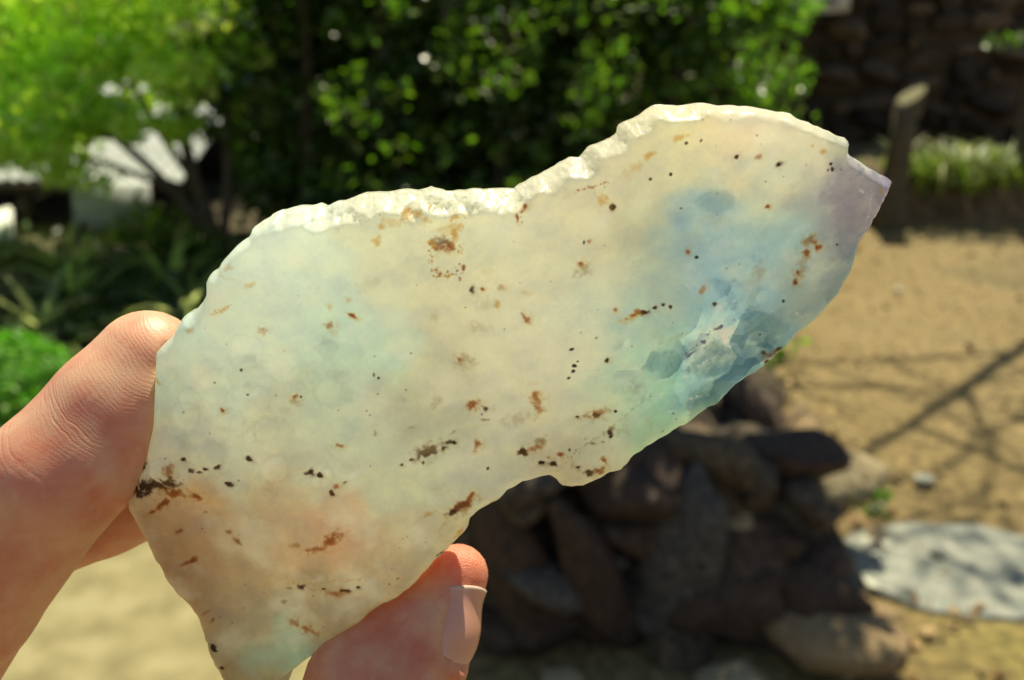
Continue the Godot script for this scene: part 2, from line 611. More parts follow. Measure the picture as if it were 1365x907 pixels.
func build_shrubs() -> void:
	var bark := rough_mat(Color(0.05, 0.035, 0.02), Color(0.08, 0.06, 0.035), Color(0.13, 0.10, 0.06), 5.0, 131, 1.2)
	var leaf := leaf_mesh(0.62)
	# tall dark shrub
	var a := thing("dark_shrub", "tall dense dark green shrub filling the middle behind the slab", "shrub", Vector3(0, 0, -5.2))
	shrub_stems(a, [[-1.2, 0.1, 0.1, 2.0, 0.1, 0.05], [-0.6, 0.0, -0.2, 2.2, 0.0, 0.06], [-0.1, 0.2, 0.15, 2.2, -0.1, 0.05], [0.4, 0.0, 0.1, 2.1, 0.1, 0.05], [0.75, 0.1, 0.25, 1.9, 0.1, 0.04]], bark, 3)
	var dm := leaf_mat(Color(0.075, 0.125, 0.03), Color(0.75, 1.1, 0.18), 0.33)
	var r := rng(19)
	var lumps := []
	for i in 150:
		var x := r.randf_range(-1.55, 1.15)
		var y := r.randf_range(0.15, 2.2)
		lumps.append([Vector3(x, y, r.randf_range(-0.9, 0.35)), Vector3(0.36, 0.28, 0.3) * r.randf_range(0.7, 1.2), 240])
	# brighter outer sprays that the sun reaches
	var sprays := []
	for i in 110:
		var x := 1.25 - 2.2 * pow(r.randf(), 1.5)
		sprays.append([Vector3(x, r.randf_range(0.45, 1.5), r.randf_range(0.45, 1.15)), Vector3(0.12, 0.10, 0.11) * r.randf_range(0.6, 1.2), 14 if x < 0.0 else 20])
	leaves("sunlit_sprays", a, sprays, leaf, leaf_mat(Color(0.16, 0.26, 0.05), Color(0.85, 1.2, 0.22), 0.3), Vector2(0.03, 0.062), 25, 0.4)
	# a limb arching forward over the stone wall, above the picture
	limb(a, [Vector3(0.3, 1.5, 0.2), Vector3(0.4, 2.0, 1.0), Vector3(0.45, 2.2, 1.8), Vector3(0.5, 2.15, 2.6)], 0.035, 0.012, bark, "limb", 12)
	var lb := []
	for i in 40:
		lb.append([Vector3(r.randf_range(0.12, 1.0), r.randf_range(1.85, 2.4), r.randf_range(1.2, 2.75)), Vector3(0.2, 0.1, 0.2), 75])
	leaves("overhanging_foliage", a, lb, leaf, dm, Vector2(0.05, 0.1), 24, 0.4)
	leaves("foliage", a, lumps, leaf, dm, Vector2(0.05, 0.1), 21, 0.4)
	# lighter shrub to its right
	var b := thing("light_shrub", "sunlit bright green shrub between the dark shrub and the rubble wall", "shrub", Vector3(1.25, 0, -5.25))
	shrub_stems(b, [[-0.2, 0.0, -0.1, 1.3, 0.0, 0.035], [0.0, 0.1, 0.1, 1.4, 0.1, 0.04], [0.2, 0.0, 0.15, 1.25, 0.0, 0.03]], bark, 4)
	var bm := leaf_mat(Color(0.19, 0.32, 0.06), Color(0.85, 1.2, 0.25), 0.32)
	lumps = []
	for i in 30:
		lumps.append([Vector3(r.randf_range(-0.45, 0.42), r.randf_range(0.25, 1.75), r.randf_range(-0.25, 0.3)), Vector3(0.22, 0.18, 0.2) * r.randf_range(0.6, 1.2), 170])
	leaves("foliage", b, lumps, leaf, bm, Vector2(0.03, 0.06), 22, 0.4)
	# low weeds at the edge of the bed
	var spots := [
		["leafy green weed at the bed's edge beside the slab's right end", Vector3(0.98, 0.02, -3.35), 0.20],
		["trailing weed with small leaves on the stone wall's far corner", Vector3(0.72, 0.12, -2.75), 0.16],
		["mossy green tuft on the pale stone at the wall's right end", Vector3(0.90, 0.12, -1.98), 0.075]]
	for i in 3:
		var w := thing("weed", spots[i][0], "weed", spots[i][1])
		var s: float = spots[i][2]
		leaves("foliage", w, [[Vector3(0, s * 0.5, 0), Vector3(s, s * 0.55, s * 0.9), 90 if i < 2 else 160]], leaf, bm, Vector2(s * 0.18, s * 0.36), 30 + i, 0.5)

# ---------------------------------------------------------------- left: tree, shelter, plants
func limb(parent: Node3D, pts: Array, r0: float, r1: float, m: Material, called := "limb", s := 1) -> void:
	var c := Curve3D.new()
	for i in pts.size():
		var d: Vector3 = (pts[mini(i + 1, pts.size() - 1)] - pts[maxi(i - 1, 0)]) / 6.0
		c.add_point(pts[i], -d, d)
	var n := pts.size() * 4
	var path := []
	var rad := []
	for i in n + 1:
		path.append(c.sample_baked(c.get_baked_length() * i / n, true))
		rad.append(lerpf(r0, r1, i / float(n)))
	var st := begin()
	tube(st, path, rad, 8, 0.06, s)
	obj(called, finish(st), m, parent)

func build_left() -> void:
	var bark := rough_mat(Color(0.05, 0.04, 0.025), Color(0.085, 0.065, 0.04), Color(0.15, 0.12, 0.08), 5.0, 141, 1.2)
	var t := thing("garden_tree", "many-stemmed garden tree with sunlit yellow-green crown at upper left", "tree", Vector3(-1.70, 0, -4.95))
	limb(t, [Vector3(0, -0.1, 0), Vector3(0.0, 0.15, 0), Vector3(-0.06, 0.5, 0.05), Vector3(-0.12, 1.0, 0), Vector3(-0.2, 1.7, -0.1), Vector3(-0.3, 2.4, -0.1)], 0.042, 0.01, bark, "trunk")
	limb(t, [Vector3(0.02, 0.05, 0), Vector3(-0.15, 0.38, 0.08), Vector3(-0.45, 0.72, 0.12), Vector3(-0.85, 1.0, 0.1), Vector3(-1.5, 1.35, 0.05)], 0.03, 0.009, bark)
	limb(t, [Vector3(0.04, 0.05, 0.02), Vector3(0.12, 0.4, 0.05), Vector3(0.14, 0.85, 0.0), Vector3(0.08, 1.4, -0.05), Vector3(0.2, 2.1, -0.1)], 0.03, 0.009, bark)
	limb(t, [Vector3(-0.06, 0.45, 0.05), Vector3(-0.28, 0.82, 0.0), Vector3(-0.5, 1.3, -0.1), Vector3(-0.8, 1.9, -0.1)], 0.022, 0.008, bark)
	limb(t, [Vector3(-0.45, 0.7, 0.12), Vector3(-0.8, 0.82, 0.2), Vector3(-1.25, 0.85, 0.3), Vector3(-1.8, 0.95, 0.35)], 0.025, 0.008, bark)
	limb(t, [Vector3(0.13, 0.8, 0.0), Vector3(0.0, 1.05, 0.1), Vector3(-0.1, 1.4, 0.15)], 0.025, 0.008, bark)
	limb(t, [Vector3(-0.15, 0.4, 0.08), Vector3(-0.4, 0.55, 0.2), Vector3(-0.75, 0.66, 0.25)], 0.02, 0.007, bark)
	var r := rng(33)
	var lm := leaf_mat(Color(0.68, 0.84, 0.24), Color(1.15, 1.35, 0.4), 0.36)
	var lumps := []
	for i in 105:
		var x := r.randf_range(-2.6, 0.30)
		var low := 0.62 if x < -0.7 else (0.85 if x < -0.2 else 1.0)
		lumps.append([Vector3(x, lerpf(low, 1.75, pow(r.randf(), 1.15)), r.randf_range(-0.6, 0.6)), Vector3(0.30, 0.13, 0.26) * r.randf_range(0.6, 1.2), 130])
	for i in 12:
		lumps.append([Vector3(r.randf_range(-1.6, 0.25), r.randf_range(0.7, 1.05), r.randf_range(-0.2, 0.4)), Vector3(0.16, 0.09, 0.15), 45])
	for i in 46:
		lumps.append([Vector3(r.randf_range(-2.7, -0.35), r.randf_range(0.5, 0.95), r.randf_range(0.3, 0.8)), Vector3(0.22, 0.08, 0.18), 42])
	for i in 58:
		lumps.append([Vector3(r.randf_range(-1.2, -0.02), r.randf_range(0.72, 1.2), r.randf_range(0.0, 0.5)), Vector3(0.13, 0.07, 0.12), 40])
	leaves("crown", t, lumps, leaf_mesh(0.55), lm, Vector2(0.045, 0.095), 41, 0.35, 0.6)

	# low open shelter with a pale sheet roof, beyond the tree
	var sh := thing("garden_shelter", "low open shelter with pale corrugated sheet roof behind the garden tree", "shelter", Vector3(-3.75, 0, -6.6))
	var roof_m := rough_mat(Color(0.17, 0.19, 0.19), Color(0.24, 0.26, 0.26), Color(0.32, 0.34, 0.34), 1.2, 155, 0.1, 0.6)
	var p0 := Vector3(0, 0.32, 0.85)
	var p1 := Vector3(0, 0.86, -1.0)
	for k in 5:
		var st := begin()
		var x0 := -1.9 + k * 0.71
		var prev := []
		for i in 33:
			var x := x0 + 0.70 * i / 32.0
			var lift := 0.012 * sin(TAU * i / 4.0) + 0.004 * (k % 2)
			var row := [p0 + Vector3(x, lift, 0.02 * k), p1 + Vector3(x, lift, 0)]
			if i > 0:
				quad(st, prev[0], row[0], row[1], prev[1], Vector3.UP)
				quad(st, prev[0] - Vector3(0, 0.006, 0), row[0] - Vector3(0, 0.006, 0), row[1] - Vector3(0, 0.006, 0), prev[1] - Vector3(0, 0.006, 0), Vector3.DOWN)
			prev = row
		obj("roof_sheet", finish(st, false), roof_m, sh)
	var timber := plain(Color(0.06, 0.045, 0.03), 0.8)
	for s in [[-1.85, 0.8, 0.30], [-0.6, 0.8, 0.30], [0.55, 0.8, 0.30], [1.55, 0.8, 0.30], [-1.85, -0.95, 0.82], [1.55, -0.95, 0.82]]:
		var st := begin()
		box(st, Vector3(s[0], s[2] / 2 - 0.02, s[1]), Vector3(0.07, s[2] + 0.02, 0.07))
		obj("post", finish(st, false), timber, sh)
	var fb := begin()
	box(fb, Vector3(-0.15, 0.262, 0.86), Vector3(3.55, 0.07, 0.03))
	obj("fascia", finish(fb, false), timber, sh)
	var bw := begin()
	box(bw, Vector3(-0.15, 0.4, -0.99), Vector3(3.5, 0.8, 0.03))
	obj("back_wall", finish(bw, false), timber, sh)

	# white block and white panel
	var wb := begin()
	box(wb, Vector3(0, 0.15, 0), Vector3(0.44, 0.30, 0.30), Basis.from_euler(Vector3(0, 0.35, -0.08)))
	var blk := obj("white_block", finish(wb, false), rough_mat(Color(0.30, 0.32, 0.32), Color(0.38, 0.40, 0.40), Color(0.46, 0.48, 0.48), 3.0, 151, 0.2))
	blk.set_meta("label", "white rectangular block standing behind the garden tree's stems")
	blk.set_meta("category", "block")
	blk.position = Vector3(-2.52, 0.03, -5.55)
	var wp := begin()
	box(wp, Vector3(0, 0.13, 0), Vector3(0.19, 0.26, 0.04), Basis.from_euler(Vector3(-0.9, 0.2, 0.0)))
	var pan := obj("white_stone", finish(wp, false), rough_mat(Color(0.6, 0.6, 0.56), Color(0.7, 0.7, 0.66), Color(0.76, 0.76, 0.72), 3.0, 152, 0.2))
	pan.set_meta("label", "small white squared stone tilted at the far left before the shelter")
	pan.set_meta("category", "stone")
	pan.position = Vector3(-3.02, 0.0, -5.15)
	pan.rotation.z = 0.28

	# strap-leaved plants under the tree
	var straps := [strap_mesh(0.55, 0.04, 0.55), strap_mesh(0.5, 0.035, 0.8), strap_mesh(0.45, 0.045, 0.35)]
	var sm := [leaf_mat(Color(0.11, 0.16, 0.04), Color(0.6, 0.8, 0.2), 0.4), leaf_mat(Color(0.19, 0.22, 0.06), Color(0.8, 0.9, 0.3), 0.4), leaf_mat(Color(0.07, 0.15, 0.08), Color(0.4, 0.7, 0.3), 0.4)]
	var q := rng(55)
	var at := [
		[-2.75, -4.3, "strap-leaved plant at the far left under the small white stone"], [-2.35, -4.55, "strap-leaved plant just left of the white block"],
		[-2.05, -4.05, "strap-leaved plant in the shade midway between small white stone and tree"], [-1.72, -4.3, "strap-leaved plant close before the garden tree's trunk"],
		[-2.5, -3.75, "bluish strap-leaved plant above the bright domed bush"], [-1.45, -3.75, "strap-leaved plant just above the index fingertip"],
		[-1.95, -3.5, "nearest strap-leaved plant right of the domed bush"], [-1.25, -4.5, "strap-leaved plant right of the tree's trunk beside the slab"]]
	for i in at.size():
		var p := thing("strap_plant", at[i][2], "plant", Vector3(at[i][0], 0.02, at[i][1]), "strap-leaved plants under the garden tree")
		for k in 15:
			var o := obj("leaf", straps[q.randi() % 3], sm[2 if i == 4 else q.randi() % 2], p)
			o.transform = Transform3D(Basis(Vector3.UP, TAU * k / 15.0 + q.randf_range(-0.3, 0.3)) * Basis(Vector3.RIGHT, q.randf_range(0.05, 0.65)) * q.randf_range(0.55, 1.0), Vector3(q.randf_range(-0.05, 0.05), -0.02, q.randf_range(-0.05, 0.05)))

	var gc := []
	for i in 60:
		gc.append([Vector3(q.randf_range(-3.8, -0.5), 0.05, q.randf_range(-5.2, -2.95)), Vector3(0.3, 0.09, 0.3), 60])
	var gcover := leaves("ground_cover", self, gc, leaf_mesh(0.5), leaf_mat(Color(0.06, 0.09, 0.025), Color(0.5, 0.7, 0.2), 0.45), Vector2(0.04, 0.1), 62, 0.5)
	gcover.set_meta("label", "low dark leafy ground cover round the plants at left")
	gcover.set_meta("category", "ground cover")
	# trees beyond, closing off the garden
	var tm := leaf_mat(Color(0.05, 0.085, 0.022), Color(0.5, 0.75, 0.15), 0.4)
	var beyond := [[-8.4, -10.5, 1.0, "broad green tree beyond the shelter at the far left"], [-5.6, -10.0, 1.05, "tall green tree rising right behind the shelter roof"], [-3.0, -9.6, 0.9, "dark green tree showing between the garden tree's stems"], [-0.4, -9.2, 1.1, "dark tree hidden deep behind the tall shrub"], [2.0, -9.6, 1.0, "dark tree behind the light shrub and rubble wall"]]
	for b in beyond:
		var tr := thing("background_tree", b[3], "tree", Vector3(b[0], 0, b[1]), "trees beyond the garden")
		limb(tr, [Vector3(0, -0.2, 0), Vector3(0.05, 0.8, 0), Vector3(-0.05, 2.0, 0), Vector3(0.1, 3.4, 0.1)], 0.14, 0.04, bark, "trunk", 9)
		var ls := []
		for i in 70:
			ls.append([Vector3(q.randf_range(-1.6, 1.6), q.randf_range(0.2, 3.6), q.randf_range(-0.7, 0.7)) * b[2], Vector3(0.5, 0.4, 0.45) * q.randf_range(0.7, 1.2), 130])
		leaves("crown", tr, ls, leaf_mesh(0.6), tm, Vector2(0.09, 0.16), 63 + int(b[0] * 3.0), 0.4)

	# leafy low shrub under the tree's white block
	var us := thing("low_shrub", "low yellow-green shrub growing in front of the white block", "shrub", Vector3(-2.0, 0, -4.95))
	leaves("foliage", us, [[Vector3(0, 0.16, 0), Vector3(0.3, 0.17, 0.22), 380], [Vector3(0.28, 0.10, 0.1), Vector3(0.2, 0.12, 0.2), 160]], leaf_mesh(0.6), leaf_mat(Color(0.12, 0.19, 0.03), Color(0.7, 0.9, 0.15), 0.4), Vector2(0.035, 0.07), 61, 0.4)

	# domed bush
	var db := thing("domed_bush", "small domed bush of fine bright green leaves left of the finger", "bush", Vector3(-1.84, 0.0, -2.88))
	var core := stone_mesh(701, 3, 3, 0.05)
	var co := obj("twigs", core, plain(Color(0.03, 0.05, 0.012), 0.9), db)
	co.transform = Transform3D(Basis().scaled(Vector3(0.36, 0.28, 0.33)), Vector3(0, 0.02, 0))
	var mm := MultiMesh.new()
	mm.transform_format = MultiMesh.TRANSFORM_3D
	mm.use_colors = true
	mm.mesh = leaf_mesh(0.7)
	mm.instance_count = 5200
	for i in 5200:
		var d := Vector3(q.randfn(), absf(q.randfn()), q.randfn()).normalized()
		var rad := q.randf_range(0.88, 1.04) + 0.05 * sin(d.x * 17.0 + d.z * 11.0)
		var pos := d * Vector3(0.31, 0.25, 0.29) * rad
		var nrm := (d + Vector3(q.randfn(), q.randfn(), q.randfn()) * 0.5).normalized()
		var al := nrm.cross(Vector3(q.randfn(), q.randfn(), q.randfn())).normalized()
		mm.set_instance_transform(i, Transform3D(Basis(al.cross(nrm), al, nrm) * q.randf_range(0.016, 0.03), pos))
		var v := q.randf_range(0.7, 1.3)
		mm.set_instance_color(i, Color(v * q.randf_range(0.85, 1.1), v, v * 0.9))
	var mi := MultiMeshInstance3D.new()
	mi.name = "foliage"
	mi.multimesh = mm
	mi.material_override = leaf_mat(Color(0.17, 0.40, 0.025), Color(0.6, 1.1, 0.1), 0.5)
	mi.set_meta("kind", "stuff")
	db.add_child(mi, true)

# ---------------------------------------------------------------- bare tree whose branches shade the dirt
func twigs(parent: Node3D, from: Vector3, dir: Vector3, length: float, rad: float, depth: int, r: RandomNumberGenerator, m: Material) -> void:
	var pts := [from]
	var d := dir
	for i in 4:
		d = (d + Vector3(r.randfn(), r.randfn() * 0.6, r.randfn()) * 0.16).normalized()
		pts.append(pts[-1] + d * length / 4.0)
	var st := begin()
	tube(st, pts, [rad, rad * 0.9, rad * 0.78, rad * 0.68, rad * 0.55], 6, 0.05, 3)
	obj("branch", finish(st), m, parent)
	if depth > 0:
		for i in 3:
			var k := 2 + i % 3
			var nd := (d + Vector3(r.randfn(), r.randfn() * 0.35, r.randfn()) * 0.75).normalized()
			twigs(parent, pts[mini(k, 4)], nd, length * r.randf_range(0.5, 0.75), rad * 0.6, depth - 1, r, m)

func build_shade_tree() -> void:
	var bark := rough_mat(Color(0.05, 0.04, 0.025), Color(0.09, 0.07, 0.045), Color(0.14, 0.11, 0.075), 4.0, 161, 1.2)
	var t := thing("bare_tree", "tree trunk at the right edge whose branches shade the dirt", "tree", Vector3(3.47, 0.3, -6.05))
	limb(t, [Vector3(0, -0.3, 0), Vector3(0.03, 0.4, 0), Vector3(0.0, 1.2, 0), Vector3(-0.05, 2.0, 0.02), Vector3(0.05, 3.1, -0.15), Vector3(0.17, 4.05, -0.37)], 0.11, 0.05, bark, "trunk", 4)
	var up := Vector3(0.27, 1.5, -0.42)
	limb(t, [Vector3(-0.1, 2.5, 0.05) + up, Vector3(-0.58, 2.5, 0.42) + up, Vector3(-1.25, 2.55, 1.0) + up, Vector3(-2.05, 2.5, 1.75) + up], 0.035, 0.014, bark, "branch", 5)
	limb(t, [Vector3(-0.1, 2.6, 0.05) + up, Vector3(-0.5, 2.9, 0.8) + up, Vector3(-1.2, 3.0, 1.8) + up, Vector3(-1.9, 3.0, 2.6) + up], 0.03, 0.012, bark, "branch", 6)
	var r := rng(91)
	for s in [[Vector3(-0.6, 2.5, 0.42), Vector3(-0.3, 0.1, 1)], [Vector3(-1.0, 2.53, 0.8), Vector3(0.5, 0.1, 1)], [Vector3(-1.25, 2.55, 1.0), Vector3(-0.1, 0.1, 1)], [Vector3(-1.6, 2.53, 1.3), Vector3(0.3, 0.0, 1)], [Vector3(-0.9, 2.5, 0.7), Vector3(-1.0, 0.1, -0.1)], [Vector3(-1.4, 2.5, 1.1), Vector3(-0.9, 0.0, -0.3)], [Vector3(-0.5, 2.9, 0.8), Vector3(0.5, 0.1, 1)], [Vector3(-1.2, 3.0, 1.8), Vector3(0.4, 0.1, 1)], [Vector3(-1.5, 3.0, 2.2), Vector3(-0.8, 0.0, 0.6)], [Vector3(-0.1, 2.6, 0.05), Vector3(0.5, 0.6, 0.8)], [Vector3(-0.58, 2.5, 0.42), Vector3(0.6, 0.0, 0.8)], [Vector3(-0.2, 2.55, 0.15), Vector3(0.1, 0.0, 1)], [Vector3(-0.5, 2.9, 0.8), Vector3(-0.9, 0.0, 0.2)], [Vector3(-1.9, 3.0, 2.6), Vector3(-0.3, 0.0, 1)], [Vector3(-2.0, 2.5, 1.7), Vector3(-0.7, 0.0, 0.7)]]:
		twigs(t, s[0] + up, s[1].normalized(), r.randf_range(0.75, 1.15), 0.015, 3, r, bark)
	var lm := leaf_mat(Color(0.13, 0.20, 0.05), Color(0.6, 0.85, 0.25), 0.4)
	leaves("sprig", t, [[Vector3(-0.28, 0.86, 0.12), Vector3(0.24, 0.05, 0.10), 50], [Vector3(-0.06, 0.68, 0.12), Vector3(0.03, 0.08, 0.03), 10]], leaf_mesh(0.6), lm, Vector2(0.05, 0.09), 71, 0.4)
	leaves("leaf_spray", t, [[Vector3(-1.65, 3.0, 1.95) + up, Vector3(0.4, 0.15, 0.3), 60], [Vector3(-1.0, 2.9, 1.5) + up, Vector3(0.3, 0.15, 0.3), 50], [Vector3(-0.5, 2.7, 0.7) + up, Vector3(0.5, 0.2, 0.4), 90]], leaf_mesh(0.6), lm, Vector2(0.05, 0.1), 72, 0.4)
	limb(t, [Vector3(0.0, 0.75, 0.0), Vector3(-0.12, 0.84, 0.1), Vector3(-0.45, 0.88, 0.12)], 0.012, 0.005, bark, "twig", 7)

# ---------------------------------------------------------------- flagstone, pebbles
func build_small() -> void:
	var f := noise(2.0, 66, 3)
	var st := begin()
	var ring := []
	for i in 48:
		var a := TAU * i / 48.0
		var rad := 1.0 + 0.10 * f.get_noise_2d(cos(a) * 0.8, sin(a) * 0.8)
		ring.append(Vector3(cos(a) * 0.31 * rad, 0, sin(a) * 0.215 * rad))
	var hs := [0.0, 0.05, 0.06]
	var ks := [1.0, 0.985, 0.95]
	for i in 48:
		var j := (i + 1) % 48
		for k in 2:
			quad(st, ring[i] * ks[k] + Vector3(0, hs[k], 0), ring[j] * ks[k] + Vector3(0, hs[k], 0), ring[j] * ks[k + 1] + Vector3(0, hs[k + 1], 0), ring[i] * ks[k + 1] + Vector3(0, hs[k + 1], 0), ring[i])
		for k in 6:
			var a0 := 0.95 * (1.0 - k / 6.0)
			var a1 := 0.95 * (1.0 - (k + 1) / 6.0)
			var p := func(v: Vector3, s: float) -> Vector3: return v * s + Vector3(0, 0.06 + 0.006 * f.get_noise_2d(v.x * s * 9.0, v.z * s * 9.0), 0)
			quad(st, p.call(ring[i], a0), p.call(ring[j], a0), p.call(ring[j], a1), p.call(ring[i], a1), Vector3.UP)
	var o := obj("flagstone", finish(st), rough_mat(Color(0.18, 0.195, 0.165), Color(0.24, 0.25, 0.205), Color(0.30, 0.305, 0.24), 2.2, 171, 0.5))
	o.set_meta("label", "pale grey oval flagstone set in the dirt at right")
	o.set_meta("category", "flagstone")
	o.position = Vector3(1.12, -0.042, -1.88)
	o.rotation.y = -0.06

	var shapes := [stone_mesh(801, 2, 8), stone_mesh(802, 2, 8), stone_mesh(803, 2, 8)]
	var pm := rough_mat(Color(0.42, 0.42, 0.32), Color(0.52, 0.51, 0.40), Color(0.6, 0.6, 0.5), 9.0, 181, 0.2)
	var r := rng(5)
	for p in [[0.985, -2.30], [0.93, -2.20], [0.93, -1.98], [0.97, -1.97], [1.02, -2.16], [1.22, -2.33], [0.86, -1.80], [1.00, -2.38], [1.95, -4.3]]:
		var b := obj("pebble", shapes[r.randi() % 3], pm)
		b.set_meta("label", "small whitish pebble lying on the bare dirt at right")
		b.set_meta("category", "pebble")
		b.set_meta("group", "whitish pebbles on the dirt")
		b.transform = Transform3D(Basis.from_euler(Vector3(r.randf(), r.randf() * 6.0, 0)).scaled_local(Vector3(0.045, 0.026, 0.035) * r.randf_range(0.8, 1.3)), Vector3(p[0], 0.012, p[1]))
	var litter := []
	for i in 40:
		litter.append([Vector3(r.randf_range(0.55, 1.05), 0.02, r.randf_range(-3.6, -1.25)), Vector3(0.12, 0.012, 0.12), 5])
	for i in 30:
		litter.append([Vector3(r.randf_range(0.9, 3.8), 0.015, r.randf_range(-5.6, -1.4)), Vector3(0.25, 0.01, 0.25), 4])
	var lit := leaves("leaf_litter", self, litter, leaf_mesh(0.5), leaf_mat(Color(0.24, 0.15, 0.06), Color(0.3, 0.2, 0.1), 0.7), Vector2(0.025, 0.06), 77, 0.5, 1.6)
	lit.set_meta("label", "dry brown leaves strewn over the dirt beside the stone wall")
	lit.set_meta("category", "leaf litter")
	# gravel and crumbs of earth all over the dirt
	var mm := MultiMesh.new()
	mm.transform_format = MultiMesh.TRANSFORM_3D
	mm.use_colors = true
	mm.mesh = stone_mesh(810, 1, 8)
	mm.instance_count = 1800
	var gf := noise(0.8, 3, 4)
	for i in 1800:
		var x := r.randf_range(0.6, 4.2)
		var z := r.randf_range(-5.7, -1.0)
		var s := r.randf_range(0.005, 0.02) * (1.0 if r.randf() < 0.93 else 2.0)
		mm.set_instance_transform(i, Transform3D(Basis.from_euler(Vector3(r.randf() * 6.0, r.randf() * 6.0, 0)).scaled_local(Vector3(s, s * 0.7, s)), Vector3(x, ground_y(x, z, gf) + s * 0.2, z)))
		var v := r.randf_range(0.5, 1.3)
		mm.set_instance_color(i, Color(0.36 * v, 0.25 * v, 0.115 * v))
	var gi := MultiMeshInstance3D.new()
	gi.name = "gravel"
	gi.multimesh = mm
	var gm := plain(Color.WHITE, 0.95)
	gm.vertex_color_use_as_albedo = true
	gi.material_override = gm
	gi.set_meta("kind", "stuff")
	gi.set_meta("label", "small crumbs of earth and gravel strewn over the dirt")
	gi.set_meta("category", "gravel")
	add_child(gi)

# ================================================================= the mineral slab
const CELL := 0.4                  # mm
const GX := 275
const GY := 230
const OX := -55.0
const OY := -54.0
const TXL := 1100                  # texture pixels, 0.1 mm each
const TYL := 920
var sd := PackedFloat32Array()     # distance inside the outline, mm
var zf := PackedFloat32Array()
var zb := PackedFloat32Array()
var topness := PackedFloat32Array()
var crust_w := PackedFloat32Array()
var domes := []

# where a ray of the photograph's lens meets the slab's middle plane, in mm of the slab's own axes
func on_slab(px: float, py: float) -> Vector2:
	var d := Vector3((px - 682.5) / FOCAL, -(py - 453.5) / FOCAL, -1.0)
	var n := slab_turn * Vector3(0, 0, 1)
	var t := Vector3(0, 0, -HOLD).dot(n) / d.dot(n)
	var p := slab_turn.inverse() * (d * t + Vector3(0, 0, HOLD))
	return Vector2(p.x, p.y)

func in_hand(px: float, py: float, z: float) -> Vector3:
	return Vector3((px - 682.5) * (HOLD - z) / FOCAL, -(py - 453.5) * (HOLD - z) / FOCAL, z)

func outline() -> PackedVector2Array:
	var o := [239, 440, 245, 427, 255, 414, 265, 413, 280, 392, 281, 372, 283, 366, 297, 355, 303, 344, 314, 330, 336, 313, 340, 302, 354, 293, 374, 281, 403, 274, 416, 274, 427, 271, 436, 275, 450, 269, 460, 267, 494, 256, 514, 257, 527, 254, 542, 253, 556, 254, 573, 250, 595, 256, 637, 252, 644, 254, 659, 251, 684, 252, 707, 238, 726, 229, 760, 210, 772, 210, 783, 197, 805, 188, 823, 178, 824, 167, 854, 153, 872, 139, 903, 141, 932, 137, 949, 140, 1000, 142, 1018, 146, 1051, 151, 1064, 160, 1082, 166, 1124, 184, 1129, 190, 1128, 206, 1135, 210, 1151, 219, 1177, 235, 1186, 241, 1184, 250, 1170, 279, 1159, 299, 1146, 318, 1131, 346, 1122, 364, 1106, 390, 1084, 415, 1071, 428, 1053, 442, 1038, 459, 1018, 481, 1003, 492, 984, 502, 965, 519, 951, 534, 940, 537, 916, 556, 894, 567, 876, 579, 859, 589, 841, 602, 826, 617, 810, 622, 793, 632, 776, 639, 760, 640, 746, 639, 740, 632, 731, 626, 722, 627, 697, 633, 679, 643, 664, 657, 644, 668, 628, 683, 622, 701, 609, 712, 600, 722, 582, 736, 569, 751, 552, 771, 534, 786, 503, 802, 477, 824, 440, 850, 413, 865, 393, 881, 388, 900, 366, 921, 330, 922, 317, 907, 306, 886, 295, 872, 285, 848, 280, 824, 264, 800, 237, 771, 224, 747, 213, 725, 206, 709, 193, 685, 180, 665, 178, 648, 186, 642, 194, 622, 203, 600, 208, 570, 213, 540, 214, 497, 214, 464]
	var pts := PackedVector2Array()
	for i in range(0, o.size(), 2):
		pts.append(on_slab(o[i], o[i + 1]))
	var jag := noise(0.55, 9, 3)
	var out := PackedVector2Array()
	for i in pts.size():
		var a := pts[i]
		var b := pts[(i + 1) % pts.size()]
		var n := maxi(1, int((b - a).length() / 0.7))
		var side := (b - a).normalized().orthogonal()
		for k in n:
			var p := a.lerp(b, k / float(n))
			out.append(p + side * jag.get_noise_2dv(p) * 0.22)
	return out

func sample(g: PackedFloat32Array, p: Vector2) -> float:
	var x := clampf((p.x - OX) / CELL, 0.0, GX - 1.001)
	var y := clampf((p.y - OY) / CELL, 0.0, GY - 1.001)
	var i := int(x)
	var j := int(y)
	var u := x - i
	var v := y - j
	var a := j * GX + i
	return lerpf(lerpf(g[a], g[a + 1], u), lerpf(g[a + GX], g[a + GX + 1], u), v)

